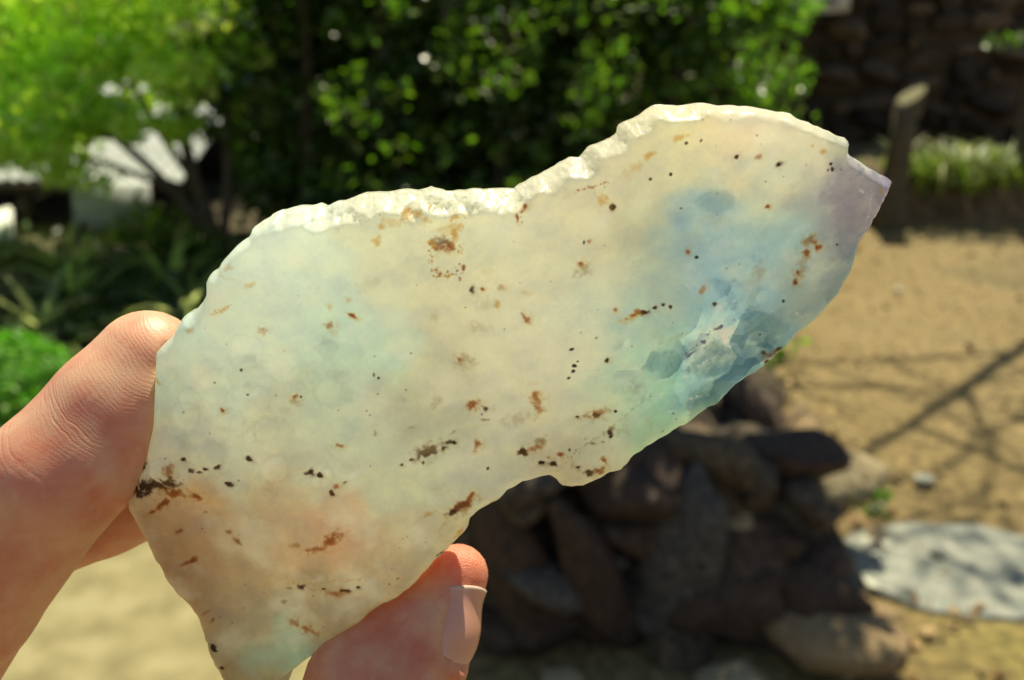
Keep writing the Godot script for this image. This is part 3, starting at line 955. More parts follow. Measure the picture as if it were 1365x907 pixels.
func slab_field(poly: PackedVector2Array) -> void:
	sd.resize(GX * GY)
	sd.fill(9.0)
	var near := PackedInt32Array()
	near.resize(GX * GY)
	near.fill(-1)
	var reach := 9.0
	for s in poly.size():
		var a := poly[s]
		var b := poly[(s + 1) % poly.size()]
		var ab := b - a
		var l2 := maxf(ab.length_squared(), 1e-9)
		for j in range(maxi(0, int((minf(a.y, b.y) - reach - OY) / CELL)), mini(GY, int((maxf(a.y, b.y) + reach - OY) / CELL) + 1)):
			for i in range(maxi(0, int((minf(a.x, b.x) - reach - OX) / CELL)), mini(GX, int((maxf(a.x, b.x) + reach - OX) / CELL) + 1)):
				var p := Vector2(OX + i * CELL, OY + j * CELL)
				var d := p.distance_to(a + ab * clampf((p - a).dot(ab) / l2, 0.0, 1.0))
				if d < sd[j * GX + i]:
					sd[j * GX + i] = d
					near[j * GX + i] = s
	topness.resize(GX * GY)
	crust_w.resize(GX * GY)
	crust_w.fill(1.0)
	for j in GY:
		var y := OY + j * CELL
		var cuts := []
		for s in poly.size():
			var a := poly[s]
			var b := poly[(s + 1) % poly.size()]
			if (a.y > y) != (b.y > y):
				cuts.append(a.x + (y - a.y) / (b.y - a.y) * (b.x - a.x))
		cuts.sort()
		var c := 0
		for i in GX:
			var x := OX + i * CELL
			while c < cuts.size() and cuts[c] < x:
				c += 1
			var k := j * GX + i
			if c % 2 == 0:
				sd[k] = -sd[k]
	# the rough crystalline crust along the upper edge: a line with a width
	var crust := [[395, 277, 14], [430, 278, 26], [470, 275, 40], [520, 268, 42], [575, 264, 44], [640, 262, 36], [690, 258, 34], [730, 236, 34], [765, 218, 30], [800, 196, 20], [830, 172, 28], [872, 150, 22], [930, 143, 12], [990, 146, 4], [1035, 152, 8], [1080, 168, 8], [1118, 188, 14], [1127, 205, 9]]
	var ragged := noise(0.3, 75, 3)
	for s in crust.size() - 1:
		var a := on_slab(crust[s][0], crust[s][1])
		var b := on_slab(crust[s + 1][0], crust[s + 1][1])
		for j in range(maxi(0, int((minf(a.y, b.y) - 6.0 - OY) / CELL)), mini(GY, int((maxf(a.y, b.y) + 6.0 - OY) / CELL) + 1)):
			for i in range(maxi(0, int((minf(a.x, b.x) - 6.0 - OX) / CELL)), mini(GX, int((maxf(a.x, b.x) + 6.0 - OX) / CELL) + 1)):
				var p := Vector2(OX + i * CELL, OY + j * CELL)
				var t := clampf((p - a).dot(b - a) / (b - a).length_squared(), 0.0, 1.0)
				var k := j * GX + i
				if p.distance_to(a.lerp(b, t)) > 5.5 or sd[k] < -1.0:
					continue
				var w := lerpf(crust[s][2], crust[s + 1][2], t) * 0.062 * (1.0 + 0.55 * ragged.get_noise_2dv(p))
				topness[k] = maxf(topness[k], 1.0 - smoothstep(0.6 * w, 1.25 * w, sd[k]))
				crust_w[k] = maxf(crust_w[k], w)

func slab_heights() -> void:
	zf.resize(GX * GY)
	zb.resize(GX * GY)
	var low := noise(0.045, 71, 3)
	var mid := noise(0.22, 72, 3)
	var fine := noise(0.9, 73, 3)
	var facet := noise(0.28, 74, 2, FastNoiseLite.TYPE_CELLULAR)
	facet.cellular_return_type = FastNoiseLite.RETURN_DISTANCE2_SUB
	# round grape-like bumps at the lower left of the face
	var r := rng(4)
	domes = []
	for i in 40:
		var p := on_slab(r.randf_range(225, 470), r.randf_range(455, 640))
		domes.append([p, 0.5 + 2.2 * pow(r.randf(), 1.6), r.randf_range(0.2, 0.5)])
	for q in [[292, 592, 2.2], [233, 610, 1.9], [345, 520, 2.6], [246, 575, 2.4], [321, 548, 2.0], [445, 455, 1.3], [380, 560, 2.1], [262, 540, 1.9], [300, 500, 2.4]]:
		domes.append([on_slab(q[0], q[1]), q[2], 0.55])
	var cleave := on_slab(952, 470)
	var tip := on_slab(1166, 258)
	for j in GY:
		for i in GX:
			var k := j * GX + i
			var p := Vector2(OX + i * CELL, OY + j * CELL)
			var d := maxf(sd[k], 0.0)
			var c := topness[k]
			var crystal := smoothstep(30.0, 40.0, p.x)
			var n := low.get_noise_2dv(p)
			var full := 4.6 + 1.1 * n
			var rr := 2.2 + 1.2 * mid.get_noise_2dv(p * 0.5)
			rr = lerpf(rr, 1.1, crystal)
			var t := clampf(d / rr, 0.0, 1.0)
			var round_ := sqrt(1.0 - (1.0 - t) * (1.0 - t))
			var chamfer := t
			var h := 0.7 + (full - 0.7) * lerpf(round_, chamfer, 0.7 * crystal)
			h += (0.26 * mid.get_noise_2dv(p * 0.7) + 0.10 * mid.get_noise_2dv(p * 1.9)) * t + 0.05 * fine.get_noise_2dv(p)
			# cleavage steps of the glassy crystal at the blue end
			var cx := (p - cleave).dot(Vector2(0.82, 0.57))
			var cy := (p - cleave).dot(Vector2(-0.57, 0.82))
			var inside := (1.0 - smoothstep(5.5, 8.5, absf(cx) + 1.2 * mid.get_noise_2dv(p))) * (1.0 - smoothstep(5.0, 7.5, absf(cy)))
			if inside > 0.0:
				h -= inside * t * (0.35 + 0.28 * (cx * 0.55 - floor(cx * 0.55)) + 0.32 * (cy * 0.42 + 0.3 * sin(cx) - floor(cy * 0.42 + 0.3 * sin(cx))))
			var tip_w := 1.0 - smoothstep(6.5, 9.5, p.distance_to(tip))
			if tip_w > 0.0:
				h = lerpf(h, 0.5 + 3.0 * clampf(d / 1.25, 0.0, 1.0) + 0.025 * (p.x - tip.x), tip_w)
				c *= 1.0 - tip_w
			if c > 0.0:
				var slope := 0.5 + (full - 0.5) * pow(clampf(d / (1.15 * crust_w[k]), 0.0, 1.0), 0.8)
				h = lerpf(h, slope, c)
				h += c * minf(1.0, 0.25 + d) * (0.28 * facet.get_noise_2dv(p * 1.5) + 0.28 * mid.get_noise_2dv(p * 1.6) + 0.42 * fine.get_noise_2dv(p * 1.3))
				h = maxf(h, 0.35 + 0.2 * fine.get_noise_2dv(p))
			zf[k] = h
			var tb := clampf(d / 3.2, 0.0, 1.0)
			zb[k] = -(0.7 + (4.4 + 1.3 * low.get_noise_2dv(p + Vector2(90, 40)) - 0.7) * sqrt(1.0 - (1.0 - tb) * (1.0 - tb)) + 0.2 * mid.get_noise_2dv(p + Vector2(50, 50)) * tb)
	for q in domes:
		var c: Vector2 = q[0]
		for j in range(maxi(0, int((c.y - q[1] - OY) / CELL)), mini(GY, int((c.y + q[1] - OY) / CELL) + 2)):
			for i in range(maxi(0, int((c.x - q[1] - OX) / CELL)), mini(GX, int((c.x + q[1] - OX) / CELL) + 2)):
				var e := Vector2(OX + i * CELL, OY + j * CELL).distance_to(c) / float(q[1])
				if e < 1.0 and sd[j * GX + i] > 1.0:
					zf[j * GX + i] += q[2] * sqrt(1.0 - e * e) * 0.55

func build_slab() -> void:
	slab_field(outline())
	slab_heights()
	# front, back and rim from the cells that the outline crosses
	var node_at := PackedInt32Array()
	node_at.resize(GX * GY)
	node_at.fill(-1)
	var flat := PackedVector2Array()
	var high := PackedFloat32Array()
	var deep := PackedFloat32Array()
	for k in GX * GY:
		if sd[k] > 0.0:
			node_at[k] = flat.size()
			flat.append(Vector2(OX + (k % GX) * CELL, OY + (k / GX) * CELL))
			high.append(zf[k])
			deep.append(zb[k])
	var cross := {}
	var tris := PackedInt32Array()
	var rim := []
	for j in GY - 1:
		for i in GX - 1:
			var ks := [j * GX + i, j * GX + i + 1, (j + 1) * GX + i + 1, (j + 1) * GX + i]
			var ins := 0
			for k in ks:
				if sd[k] > 0.0:
					ins += 1
			if ins == 0:
				continue
			if ins == 4:
				tris.append_array([node_at[ks[0]], node_at[ks[1]], node_at[ks[2]], node_at[ks[0]], node_at[ks[2]], node_at[ks[3]]])
				continue
			var loop := []
			var edge := []
			for e in 4:
				var a: int = ks[e]
				var b: int = ks[(e + 1) % 4]
				if sd[a] > 0.0:
					loop.append(node_at[a])
				if (sd[a] > 0.0) != (sd[b] > 0.0):
					var key := mini(a, b) * 2 + (0 if absi(a - b) == 1 else 1)
					if not cross.has(key):
						var t := sd[a] / (sd[a] - sd[b])
						cross[key] = flat.size()
						var pa := Vector2(OX + (a % GX) * CELL, OY + (a / GX) * CELL)
						var pb := Vector2(OX + (b % GX) * CELL, OY + (b / GX) * CELL)
						var p := pa.lerp(pb, t)
						flat.append(p)
						high.append(lerpf(zf[a], zf[b], t))
						deep.append(lerpf(zb[a], zb[b], t))
					edge.append(cross[key])
					loop.append(cross[key])
			for e in range(1, loop.size() - 1):
				tris.append_array([loop[0], loop[e], loop[e + 1]])
			for e in range(0, edge.size() - 1, 2):
				rim.append([edge[e], edge[e + 1]])
	var n := flat.size()
	var look := slab_material()
	var mesh := ArrayMesh.new()
	for side in 2:
		var pos := PackedVector3Array()
		var nor := PackedVector3Array()
		var uv := PackedVector2Array()
		pos.resize(n)
		nor.resize(n)
		uv.resize(n)
		for k in n:
			pos[k] = Vector3(flat[k].x, flat[k].y, high[k] if side == 0 else deep[k]) * 0.001
			uv[k] = Vector2((flat[k].x - OX) / (TXL * 0.1), 1.0 - (flat[k].y - OY) / (TYL * 0.1))
		var idx := PackedInt32Array()
		for k in range(0, tris.size(), 3):
			var a := tris[k]
			var b := tris[k + 1]
			var c := tris[k + 2]
			var fn := (pos[b] - pos[a]).cross(pos[c] - pos[a])
			if (fn.z > 0.0) != (side == 0):
				fn = -fn
			nor[a] += fn
			nor[b] += fn
			nor[c] += fn
			# clockwise seen from outside
			if ((pos[b] - pos[a]).cross(pos[c] - pos[a]).z > 0.0) == (side == 0):
				idx.append_array([a, c, b])
			else:
				idx.append_array([a, b, c])
		for k in n:
			nor[k] = nor[k].normalized()
		add_surface(mesh, pos, nor, uv, idx, look[side])
	var rp := PackedVector3Array()
	var rn := PackedVector3Array()
	var ru := PackedVector2Array()
	var ri := PackedInt32Array()
	for e in rim:
		var a := flat[e[0]]
		var b := flat[e[1]]
		var out := (b - a).orthogonal().normalized()
		if sample(sd, (a + b) / 2.0 + out * 0.3) > sample(sd, (a + b) / 2.0 - out * 0.3):
			out = -out
		var at := rp.size()
		for q in [[a, high[e[0]]], [b, high[e[1]]], [b, deep[e[1]]], [a, deep[e[0]]]]:
			rp.append(Vector3(q[0].x, q[0].y, q[1]) * 0.001)
			rn.append(Vector3(out.x, out.y, 0))
			ru.append(Vector2((q[0].x - OX) / (TXL * 0.1), 1.0 - (q[0].y - OY) / (TYL * 0.1)))
		if (rp[at + 1] - rp[at]).cross(rp[at + 2] - rp[at]).dot(rn[at]) > 0.0:
			ri.append_array([at, at + 2, at + 1, at, at + 3, at + 2])
		else:
			ri.append_array([at, at + 1, at + 2, at, at + 2, at + 3])
	add_surface(mesh, rp, rn, ru, ri, look[2])
	var o := obj("mineral_slab", mesh, null)
	o.set_meta("label", "translucent creamy green and blue mineral slab with rusty specks held in the hand")
	o.set_meta("category", "mineral")
	o.transform = held * Transform3D(slab_turn, Vector3.ZERO)

func add_surface(mesh: ArrayMesh, pos: PackedVector3Array, nor: PackedVector3Array, uv: PackedVector2Array, idx: PackedInt32Array, m: Material, col := PackedColorArray()) -> void:
	var arr := []
	arr.resize(Mesh.ARRAY_MAX)
	arr[Mesh.ARRAY_VERTEX] = pos
	arr[Mesh.ARRAY_NORMAL] = nor
	if uv.size():
		arr[Mesh.ARRAY_TEX_UV] = uv
	if col.size():
		arr[Mesh.ARRAY_COLOR] = col
	arr[Mesh.ARRAY_INDEX] = idx
	mesh.add_surface_from_arrays(Mesh.PRIMITIVE_TRIANGLES, arr)
	mesh.surface_set_material(mesh.get_surface_count() - 1, m)

func to_tex(p: Vector2) -> Vector2:
	return Vector2((p.x - OX) * 10.0, TYL - (p.y - OY) * 10.0)

func slab_material() -> Array:
	# mineral colours: zones of tint, blended softly
	var zones := [
		[400, 345, 236, 250, 226], [330, 420, 230, 246, 218], [250, 480, 206, 232, 206], [290, 560, 204, 224, 192], [480, 470, 186, 226, 200], [455, 405, 204, 240, 222], [600, 365, 236, 222, 166], [520, 330, 232, 226, 180],
		[680, 330, 240, 228, 180], [760, 300, 238, 218, 168], [620, 470, 200, 184, 138], [720, 450, 234, 219, 180], [560, 540, 178, 170, 128], [800, 400, 224, 230, 198], [860, 355, 206, 230, 222], [930, 200, 240, 235, 198],
		[1000, 195, 242, 222, 190], [1000, 168, 248, 234, 216], [1070, 190, 238, 236, 210], [930, 300, 152, 192, 224], [1000, 320, 184, 226, 238], [1090, 280, 166, 168, 184], [1130, 250, 150, 142, 168], [1100, 350, 183, 197, 197], [1060, 400, 184, 203, 200],
		[960, 400, 164, 214, 252], [930, 455, 134, 180, 206], [1000, 430, 146, 194, 212], [860, 480, 160, 234, 226], [880, 560, 180, 226, 198], [800, 560, 214, 214, 174], [760, 620, 208, 176, 122], [650, 600, 210, 202, 170], [700, 540, 220, 206, 166], [550, 640, 214, 222, 196],
		[420, 600, 208, 220, 184], [400, 660, 212, 190, 152], [270, 680, 222, 184, 138], [250, 740, 200, 158, 110], [350, 740, 218, 186, 142], [450, 690, 226, 176, 140], [550, 700, 220, 204, 166], [350, 800, 188, 168, 130], [390, 845, 180, 222, 196], [340, 890, 176, 150, 104], [450, 790, 172, 150, 112], [500, 750, 200, 178, 136], [830, 255, 222, 200, 150], [850, 330, 206, 196, 158], [880, 390, 197, 212, 207], [690, 460, 236, 220, 184], [640, 400, 240, 226, 180], [1010, 255, 206, 226, 216], [230, 590, 214, 206, 164], [905, 330, 168, 206, 226], [885, 430, 168, 214, 222], [985, 365, 170, 216, 242], [955, 345, 176, 218, 242], [370, 590, 206, 202, 158], [800, 480, 224, 216, 178], [470, 540, 196, 208, 172]]
	var zp := []
	for z in zones:
		zp.append([to_tex(on_slab(z[0], z[1])), Color8(z[2], z[3], z[4]).lerp(Color(0.93, 0.985, 1.0), (0.52 if z[1] < 640 else 0.14) if z[0] < 840 else 0.06)])
	var warp := noise(0.011, 201, 4)
	var small := Image.create(TXL / 5, TYL / 5, false, Image.FORMAT_RGBF)
	for j in TYL / 5:
		for i in TXL / 5:
			var p := Vector2(i * 5.0 + 2.5, j * 5.0 + 2.5)
			p += Vector2(warp.get_noise_2dv(p), warp.get_noise_2dv(p + Vector2(700, 300))) * 42.0
			var sum := Vector3.ZERO
			var tot := 0.0
			for z in zp:
				var w := exp(-p.distance_squared_to(z[0]) / 2600.0) + 1e-5
				sum += Vector3(z[1].r, z[1].g, z[1].b) * w
				tot += w
			sum /= tot
			small.set_pixel(i, j, Color(sum.x, sum.y, sum.z))
	small.resize(TXL, TYL, Image.INTERPOLATE_CUBIC)
	var px := small.get_data().to_float32_array()
	var hgt := PackedFloat32Array()
	hgt.resize(TXL * TYL)
	var cloud := noise(0.02, 202, 4).get_image(TXL, TYL, false, false, false)
	var grain := noise(0.11, 203, 3).get_image(TXL, TYL, false, false, false)
	var cell := noise(0.05, 204, 2, FastNoiseLite.TYPE_CELLULAR)
	cell.cellular_return_type = FastNoiseLite.RETURN_CELL_VALUE
	var cells := cell.get_image(TXL, TYL, false, false, false)
	var cd := cloud.get_data()
	var gd := grain.get_data()
	var ld := cells.get_data()
	var vd := noise(0.0075, 206, 5).get_image(TXL, TYL, false, false, false).get_data()
	var cl := to_tex(on_slab(945, 470))
	var hgt_extra := 0.0
	var fac := noise(0.021, 208, 1, FastNoiseLite.TYPE_CELLULAR)
	fac.cellular_return_type = FastNoiseLite.RETURN_CELL_VALUE
	fac.cellular_distance_function = FastNoiseLite.DISTANCE_MANHATTAN
	for j in TYL:
		for i in TXL:
			var k := j * TXL + i
			var c := cd[k] / 255.0 - 0.5
			var g := gd[k] / 255.0 - 0.5
			var l := ld[k] / 255.0
			var gi := int(i * 0.1 / CELL)
			var gj := int((TYL - j) * 0.1 / CELL)
			var t := topness[mini(gj, GY - 1) * GX + mini(gi, GX - 1)]
			var crystal := clampf((i - 660) / 160.0, 0.0, 1.0) * clampf((j - 130) / 90.0, 0.0, 1.0)
			var f := 1.0 + c * 0.11 + g * 0.035
			var veil := clampf((vd[k] / 255.0 - 0.5) * 2.0 + c * 0.35, 0.0, 0.55)
			px[k * 3] = px[k * 3] * f
			px[k * 3 + 1] = px[k * 3 + 1] * (1.0 + c * 0.10 + g * 0.035)
			px[k * 3 + 2] = px[k * 3 + 2] * (1.0 + c * 0.04 + g * 0.03)
			px[k * 3] = lerpf(px[k * 3], 0.95, veil)
			px[k * 3 + 1] = lerpf(px[k * 3 + 1], 0.955, veil)
			px[k * 3 + 2] = lerpf(px[k * 3 + 2], 0.89, veil)
			# blocky cleavage of the glassy crystal: straight-edged patches in two directions
			var ex := (i - cl.x) * 0.82 - (j - cl.y) * 0.57
			var ey := (i - cl.x) * 0.57 + (j - cl.y) * 0.82
			var zone := (1.0 - smoothstep(55.0, 110.0, absf(ex) + c * 90.0)) * (1.0 - smoothstep(50.0, 90.0, absf(ey) + c * 90.0))
			if i > 930 and j < 330:
				zone = maxf(zone, 0.5 * smoothstep(930.0, 960.0, i))
			if zone > 0.0:
				var q1: float = fac.get_noise_2d(ex, ey * 1.5)
				var q2: float = fac.get_noise_2d(ex * 2.1 + 500.0, ey * 2.6)
				var fb := zone * (0.19 * q1 + 0.11 * q2)
				px[k * 3] *= 1.0 + fb * 1.3
				px[k * 3 + 1] *= 1.0 + fb
				px[k * 3 + 2] *= 1.0 + fb * 0.8
				hgt_extra = zone * (q1 + q2) * 0.2
			else:
				hgt_extra = 0.0
			if t > 0.0:
				var wv := t * clampf(0.3 + g * 1.6 + c * 0.8, 0.0, 0.7)
				px[k * 3] = lerpf(px[k * 3], 0.97, wv)
				px[k * 3 + 1] = lerpf(px[k * 3 + 1], 0.965, wv)
				px[k * 3 + 2] = lerpf(px[k * 3 + 2], 0.90, wv)
			hgt[k] = hgt_extra + 0.5 + g * (0.3 + 0.5 * t + 0.3 * crystal) + c * 0.1 + (l - 0.5) * (0.3 * t + 0.12 * crystal)
	# the round growths: each a shade of its own with a thin seam round it
	var dr := rng(88)
	for q in domes:
		var c := to_tex(q[0])
		var rad: float = q[1] * 10.0
		var shade := dr.randf_range(-0.035, 0.04)
		for j in range(maxi(0, int(c.y - rad - 3)), mini(TYL, int(c.y + rad + 3))):
			for i in range(maxi(0, int(c.x - rad - 3)), mini(TXL, int(c.x + rad + 3))):
				var k := j * TXL + i
				var e := Vector2(i, j).distance_to(c) / rad + (cd[k] - 128.0) / 128.0 * 0.35 + (gd[k] - 128.0) / 128.0 * 0.06
				var w := (1.0 - smoothstep(0.9, 1.0, e)) * shade - 0.013 * exp(-pow((e - 1.0) * rad / 2.2, 2.0))
				px[k * 3] *= 1.0 + w
				px[k * 3 + 1] *= 1.0 + w * 0.9
				px[k * 3 + 2] *= 1.0 + w * 0.9
	# clear glassy facets in the blue end: [colour, strength, corners]
	for q in [[Color8(96, 136, 150), 0.6, [943, 441, 980, 465, 971, 487, 925, 496, 903, 486]], [Color8(104, 146, 160), 0.55, [985, 399, 1016, 406, 1036, 423, 1009, 454, 981, 441]], [Color8(116, 150, 176), 0.5, [905, 446, 935, 440, 925, 462, 902, 482]], [Color8(196, 226, 214), 0.5, [838, 432, 868, 418, 905, 440, 898, 478, 868, 510, 838, 470]], [Color8(142, 134, 156), 0.45, [1100, 228, 1125, 224, 1150, 222, 1168, 246, 1150, 285, 1128, 330, 1090, 350, 1085, 290]], [Color8(226, 214, 232), 0.7, [1172, 243, 1186, 241, 1152, 314, 1140, 322]], [Color8(126, 160, 158), 0.5, [905, 520, 940, 500, 975, 500, 940, 530, 915, 545]], [Color8(116, 150, 168), 0.42, [915, 262, 935, 246, 962, 250, 972, 262, 950, 280, 925, 276]], [Color8(112, 140, 190), 0.65, [884, 280, 890, 275, 898, 276, 911, 286, 908, 294, 900, 300, 890, 296]]]:
		var poly := PackedVector2Array()
		var lo := Vector2(1e9, 1e9)
		var hi := -lo
		for i in range(0, q[2].size(), 2):
			var p := to_tex(on_slab(q[2][i], q[2][i + 1]))
			poly.append(p)
			lo = lo.min(p)
			hi = hi.max(p)
		for j in range(maxi(0, int(lo.y) - 8), mini(TYL, int(hi.y) + 8)):
			for i in range(maxi(0, int(lo.x) - 8), mini(TXL, int(hi.x) + 8)):
				var p := Vector2(i, j)
				var k := j * TXL + i
				p += Vector2(gd[k] - 128.0, cd[k] - 128.0) * 0.05
				var best := 1e9
				for e in poly.size():
					best = minf(best, p.distance_to(Geometry2D.get_closest_point_to_segment(p, poly[e], poly[(e + 1) % poly.size()])))
				var inn := Geometry2D.is_point_in_polygon(p, poly)
				var w: float = smoothstep(-4.0 if q[2].size() < 14 else -12.0, 5.0 if q[2].size() < 14 else 24.0, best if inn else -best) * 0.9 * float(q[1]) * (0.85 + (gd[k] - 128.0) / 128.0 * 0.35)
				for ch in 3:
					px[k * 3 + ch] = lerpf(px[k * 3 + ch], q[0][ch], w)
				if best < 3.0:
					hgt[k] += 0.12 * (1.0 - best / 3.0)
	# specks and stains: x, y, half width, half height, turn, kind, strength
	var kinds := [Color8(52, 30, 20), Color8(140, 70, 30), Color8(200, 146, 62), Color8(34, 28, 26), Color8(150, 132, 96), Color8(240, 246, 250), Color8(70, 72, 100)]
	var soft := [0.62, 0.85, 1.0, 0.55, 1.0, 0.9, 0.6]
	for row in stains():
		for k in range(0, row.size(), 7):
			if row[k + 5] < 1.5 and row[k + 2] > 2.5:
				stain(px, hgt, to_tex(on_slab(row[k] + 1.5, row[k + 1] + 1.0)), row[k + 2] * 1.7 + 2.0, row[k + 3] * 1.8 + 2.0, deg_to_rad(row[k + 4]), kinds[4 if row[k + 5] < 0.5 else 2], 0.34 * float(row[k + 6]), 1.0)
			stain(px, hgt, to_tex(on_slab(row[k], row[k + 1])), row[k + 2] * 1.0 + 0.2, row[k + 3] * 1.0 + 0.2, deg_to_rad(row[k + 4]), kinds[int(row[k + 5])], float(row[k + 6]), soft[int(row[k + 5])])
	# milky and tan clouds inside the stone
	var r := rng(606)
	for i in 190:
		var p := on_slab(r.randf_range(200, 1150), r.randf_range(150, 900))
		if sample(sd, p) > 2.5:
			var milky := r.randf() < 0.6
			stain(px, hgt, to_tex(p), r.randf_range(8.0, 30.0), r.randf_range(6.0, 18.0), r.randf_range(-0.9, 0.3), kinds[5 if milky else 4], r.randf_range(0.10, 0.34) if milky else r.randf_range(0.06, 0.2), 1.0)
	# faint scattered specks
	for i in 240:
		var p := on_slab(r.randf_range(200, 1150), r.randf_range(150, 900))
		if sample(sd, p) > 1.5:
			stain(px, hgt, to_tex(p), r.randf_range(0.8, 2.0), r.randf_range(0.8, 1.6), r.randf() * 3.0, kinds[[0, 1, 3, 4, 5][r.randi() % 5]], r.randf_range(0.15, 0.55), 0.7)
	# thread-like streaks: rust lines and white cleavage lines
	for s in [[764, 250, 806, 239, 1, 0.6], [740, 612, 757, 592, 2, 0.6], [757, 592, 800, 560, 4, 0.5], [800, 560, 862, 512, 4, 0.35], [905, 492, 942, 466, 5, 0.7], [968, 392, 952, 418, 5, 0.8], [952, 418, 945, 430, 5, 0.6], [908, 522, 936, 516, 5, 0.7], [882, 534, 902, 538, 5, 0.7], [985, 402, 1018, 406, 5, 0.5], [1046, 408, 1062, 409, 5, 0.7], [945, 430, 935, 437, 6, 0.7], [926, 446, 908, 462, 6, 0.6], [838, 470, 870, 512, 5, 0.4], [870, 512, 905, 545, 5, 0.3], [1150, 250, 1140, 300, 5, 0.3], [1130, 246, 1142, 254, 5, 0.5], [585, 690, 640, 640, 4, 0.3], [420, 716, 470, 690, 1, 0.35], [395, 757, 490, 752, 2, 0.5], [228, 516, 262, 520, 5, 0.3], [300, 355, 345, 372, 2, 0.2], [295, 408, 322, 395, 2, 0.6], [945, 240, 972, 258, 5, 0.5], [688, 288, 700, 264, 1, 0.7], [620, 350, 612, 362, 1, 0.7], [600, 362, 586, 348, 2, 0.7]]:
		var a := Vector2(s[0], s[1])
		var b := Vector2(s[2], s[3])
		var n := int(a.distance_to(b) / 2.2) + 1
		for i in n + 1:
			var p := a.lerp(b, i / float(n)) + Vector2(r.randfn(), r.randfn()) * 1.1
			stain(px, hgt, to_tex(on_slab(p.x, p.y)), r.randf_range(1.0, 2.6), r.randf_range(0.7, 1.6), r.randf() * 3.0, kinds[int(s[4])], float(s[5]) * r.randf_range(0.4, 1.0), 0.8)
	# the lacy ring under the little cavity
	for i in 46:
		var a := r.randf_range(-0.4, PI + 0.4)
		var p := Vector2(597, 332) + Vector2(cos(a) * 20.0, sin(a) * 26.0) + Vector2(r.randfn(), r.randfn()) * 2.2
		stain(px, hgt, to_tex(on_slab(p.x, p.y)), r.randf_range(1.0, 3.0), r.randf_range(0.8, 2.0), r.randf() * 3.0, kinds[1 + r.randi() % 2], r.randf_range(0.3, 0.8), 0.7)
	var bytes := PackedByteArray()
	bytes.resize(TXL * TYL * 3)
	for k in TXL * TYL * 3:
		bytes[k] = int(clampf(px[k], 0.0, 1.0) * 255.0)
	var tint := ImageTexture.create_from_image(Image.create_from_data(TXL, TYL, false, Image.FORMAT_RGB8, bytes))
	var relief := ImageTexture.create_from_image(Image.create_from_data(TXL, TYL, false, Image.FORMAT_RF, hgt.to_byte_array()))
	var mats := []
	for side in 3:
		var m := StandardMaterial3D.new()
		m.albedo_texture = tint
		m.texture_repeat = false
		m.roughness = 0.28
		m.metallic_specular = 0.5
		m.backlight_enabled = true
		m.backlight = Color(1.08, 1.08, 1.08) if side == 0 else Color(1.22, 1.22, 1.22)
		m.heightmap_enabled = side != 1
		m.heightmap_texture = relief
		m.heightmap_scale = 0.02
		if side == 1:
			m.albedo_texture = noise_tex(0.012, 207, [[0.2, Color(0.88, 0.86, 0.78)], [0.8, Color(0.96, 0.96, 0.92)]])
			m.roughness = 0.6
		mats.append(m)
	return mats

func stain(px: PackedFloat32Array, hgt: PackedFloat32Array, at: Vector2, rx: float, ry: float, turn: float, c: Color, strength: float, softness: float) -> void:
	var reach := maxf(rx, ry) * 1.6 + 1.5
	var co := cos(turn)
	var si := sin(turn)
	for j in range(maxi(0, int(at.y - reach)), mini(TYL, int(at.y + reach) + 1)):
		for i in range(maxi(0, int(at.x - reach)), mini(TXL, int(at.x + reach) + 1)):
			var d := Vector2(i, j) - at
			var q := Vector2((d.x * co + d.y * si) / (rx + 0.4), (-d.x * si + d.y * co) / (ry + 0.4))
			var e := q.length()
			if e > 1.75:
				continue
			e += stain_edge.get_noise_2d(i, j) * 0.65 + 0.08
			var a := (1.0 - smoothstep(1.0 - softness, 1.08, e)) * strength
			if a > 0.0:
				var k := j * TXL + i
				px[k * 3] = lerpf(px[k * 3], c.r, a)
				px[k * 3 + 1] = lerpf(px[k * 3 + 1], c.g, a)
				px[k * 3 + 2] = lerpf(px[k * 3 + 2], c.b, a)
				if softness < 0.6:
					hgt[k] -= 0.25 * a

var stain_edge := noise(0.085, 205, 3)

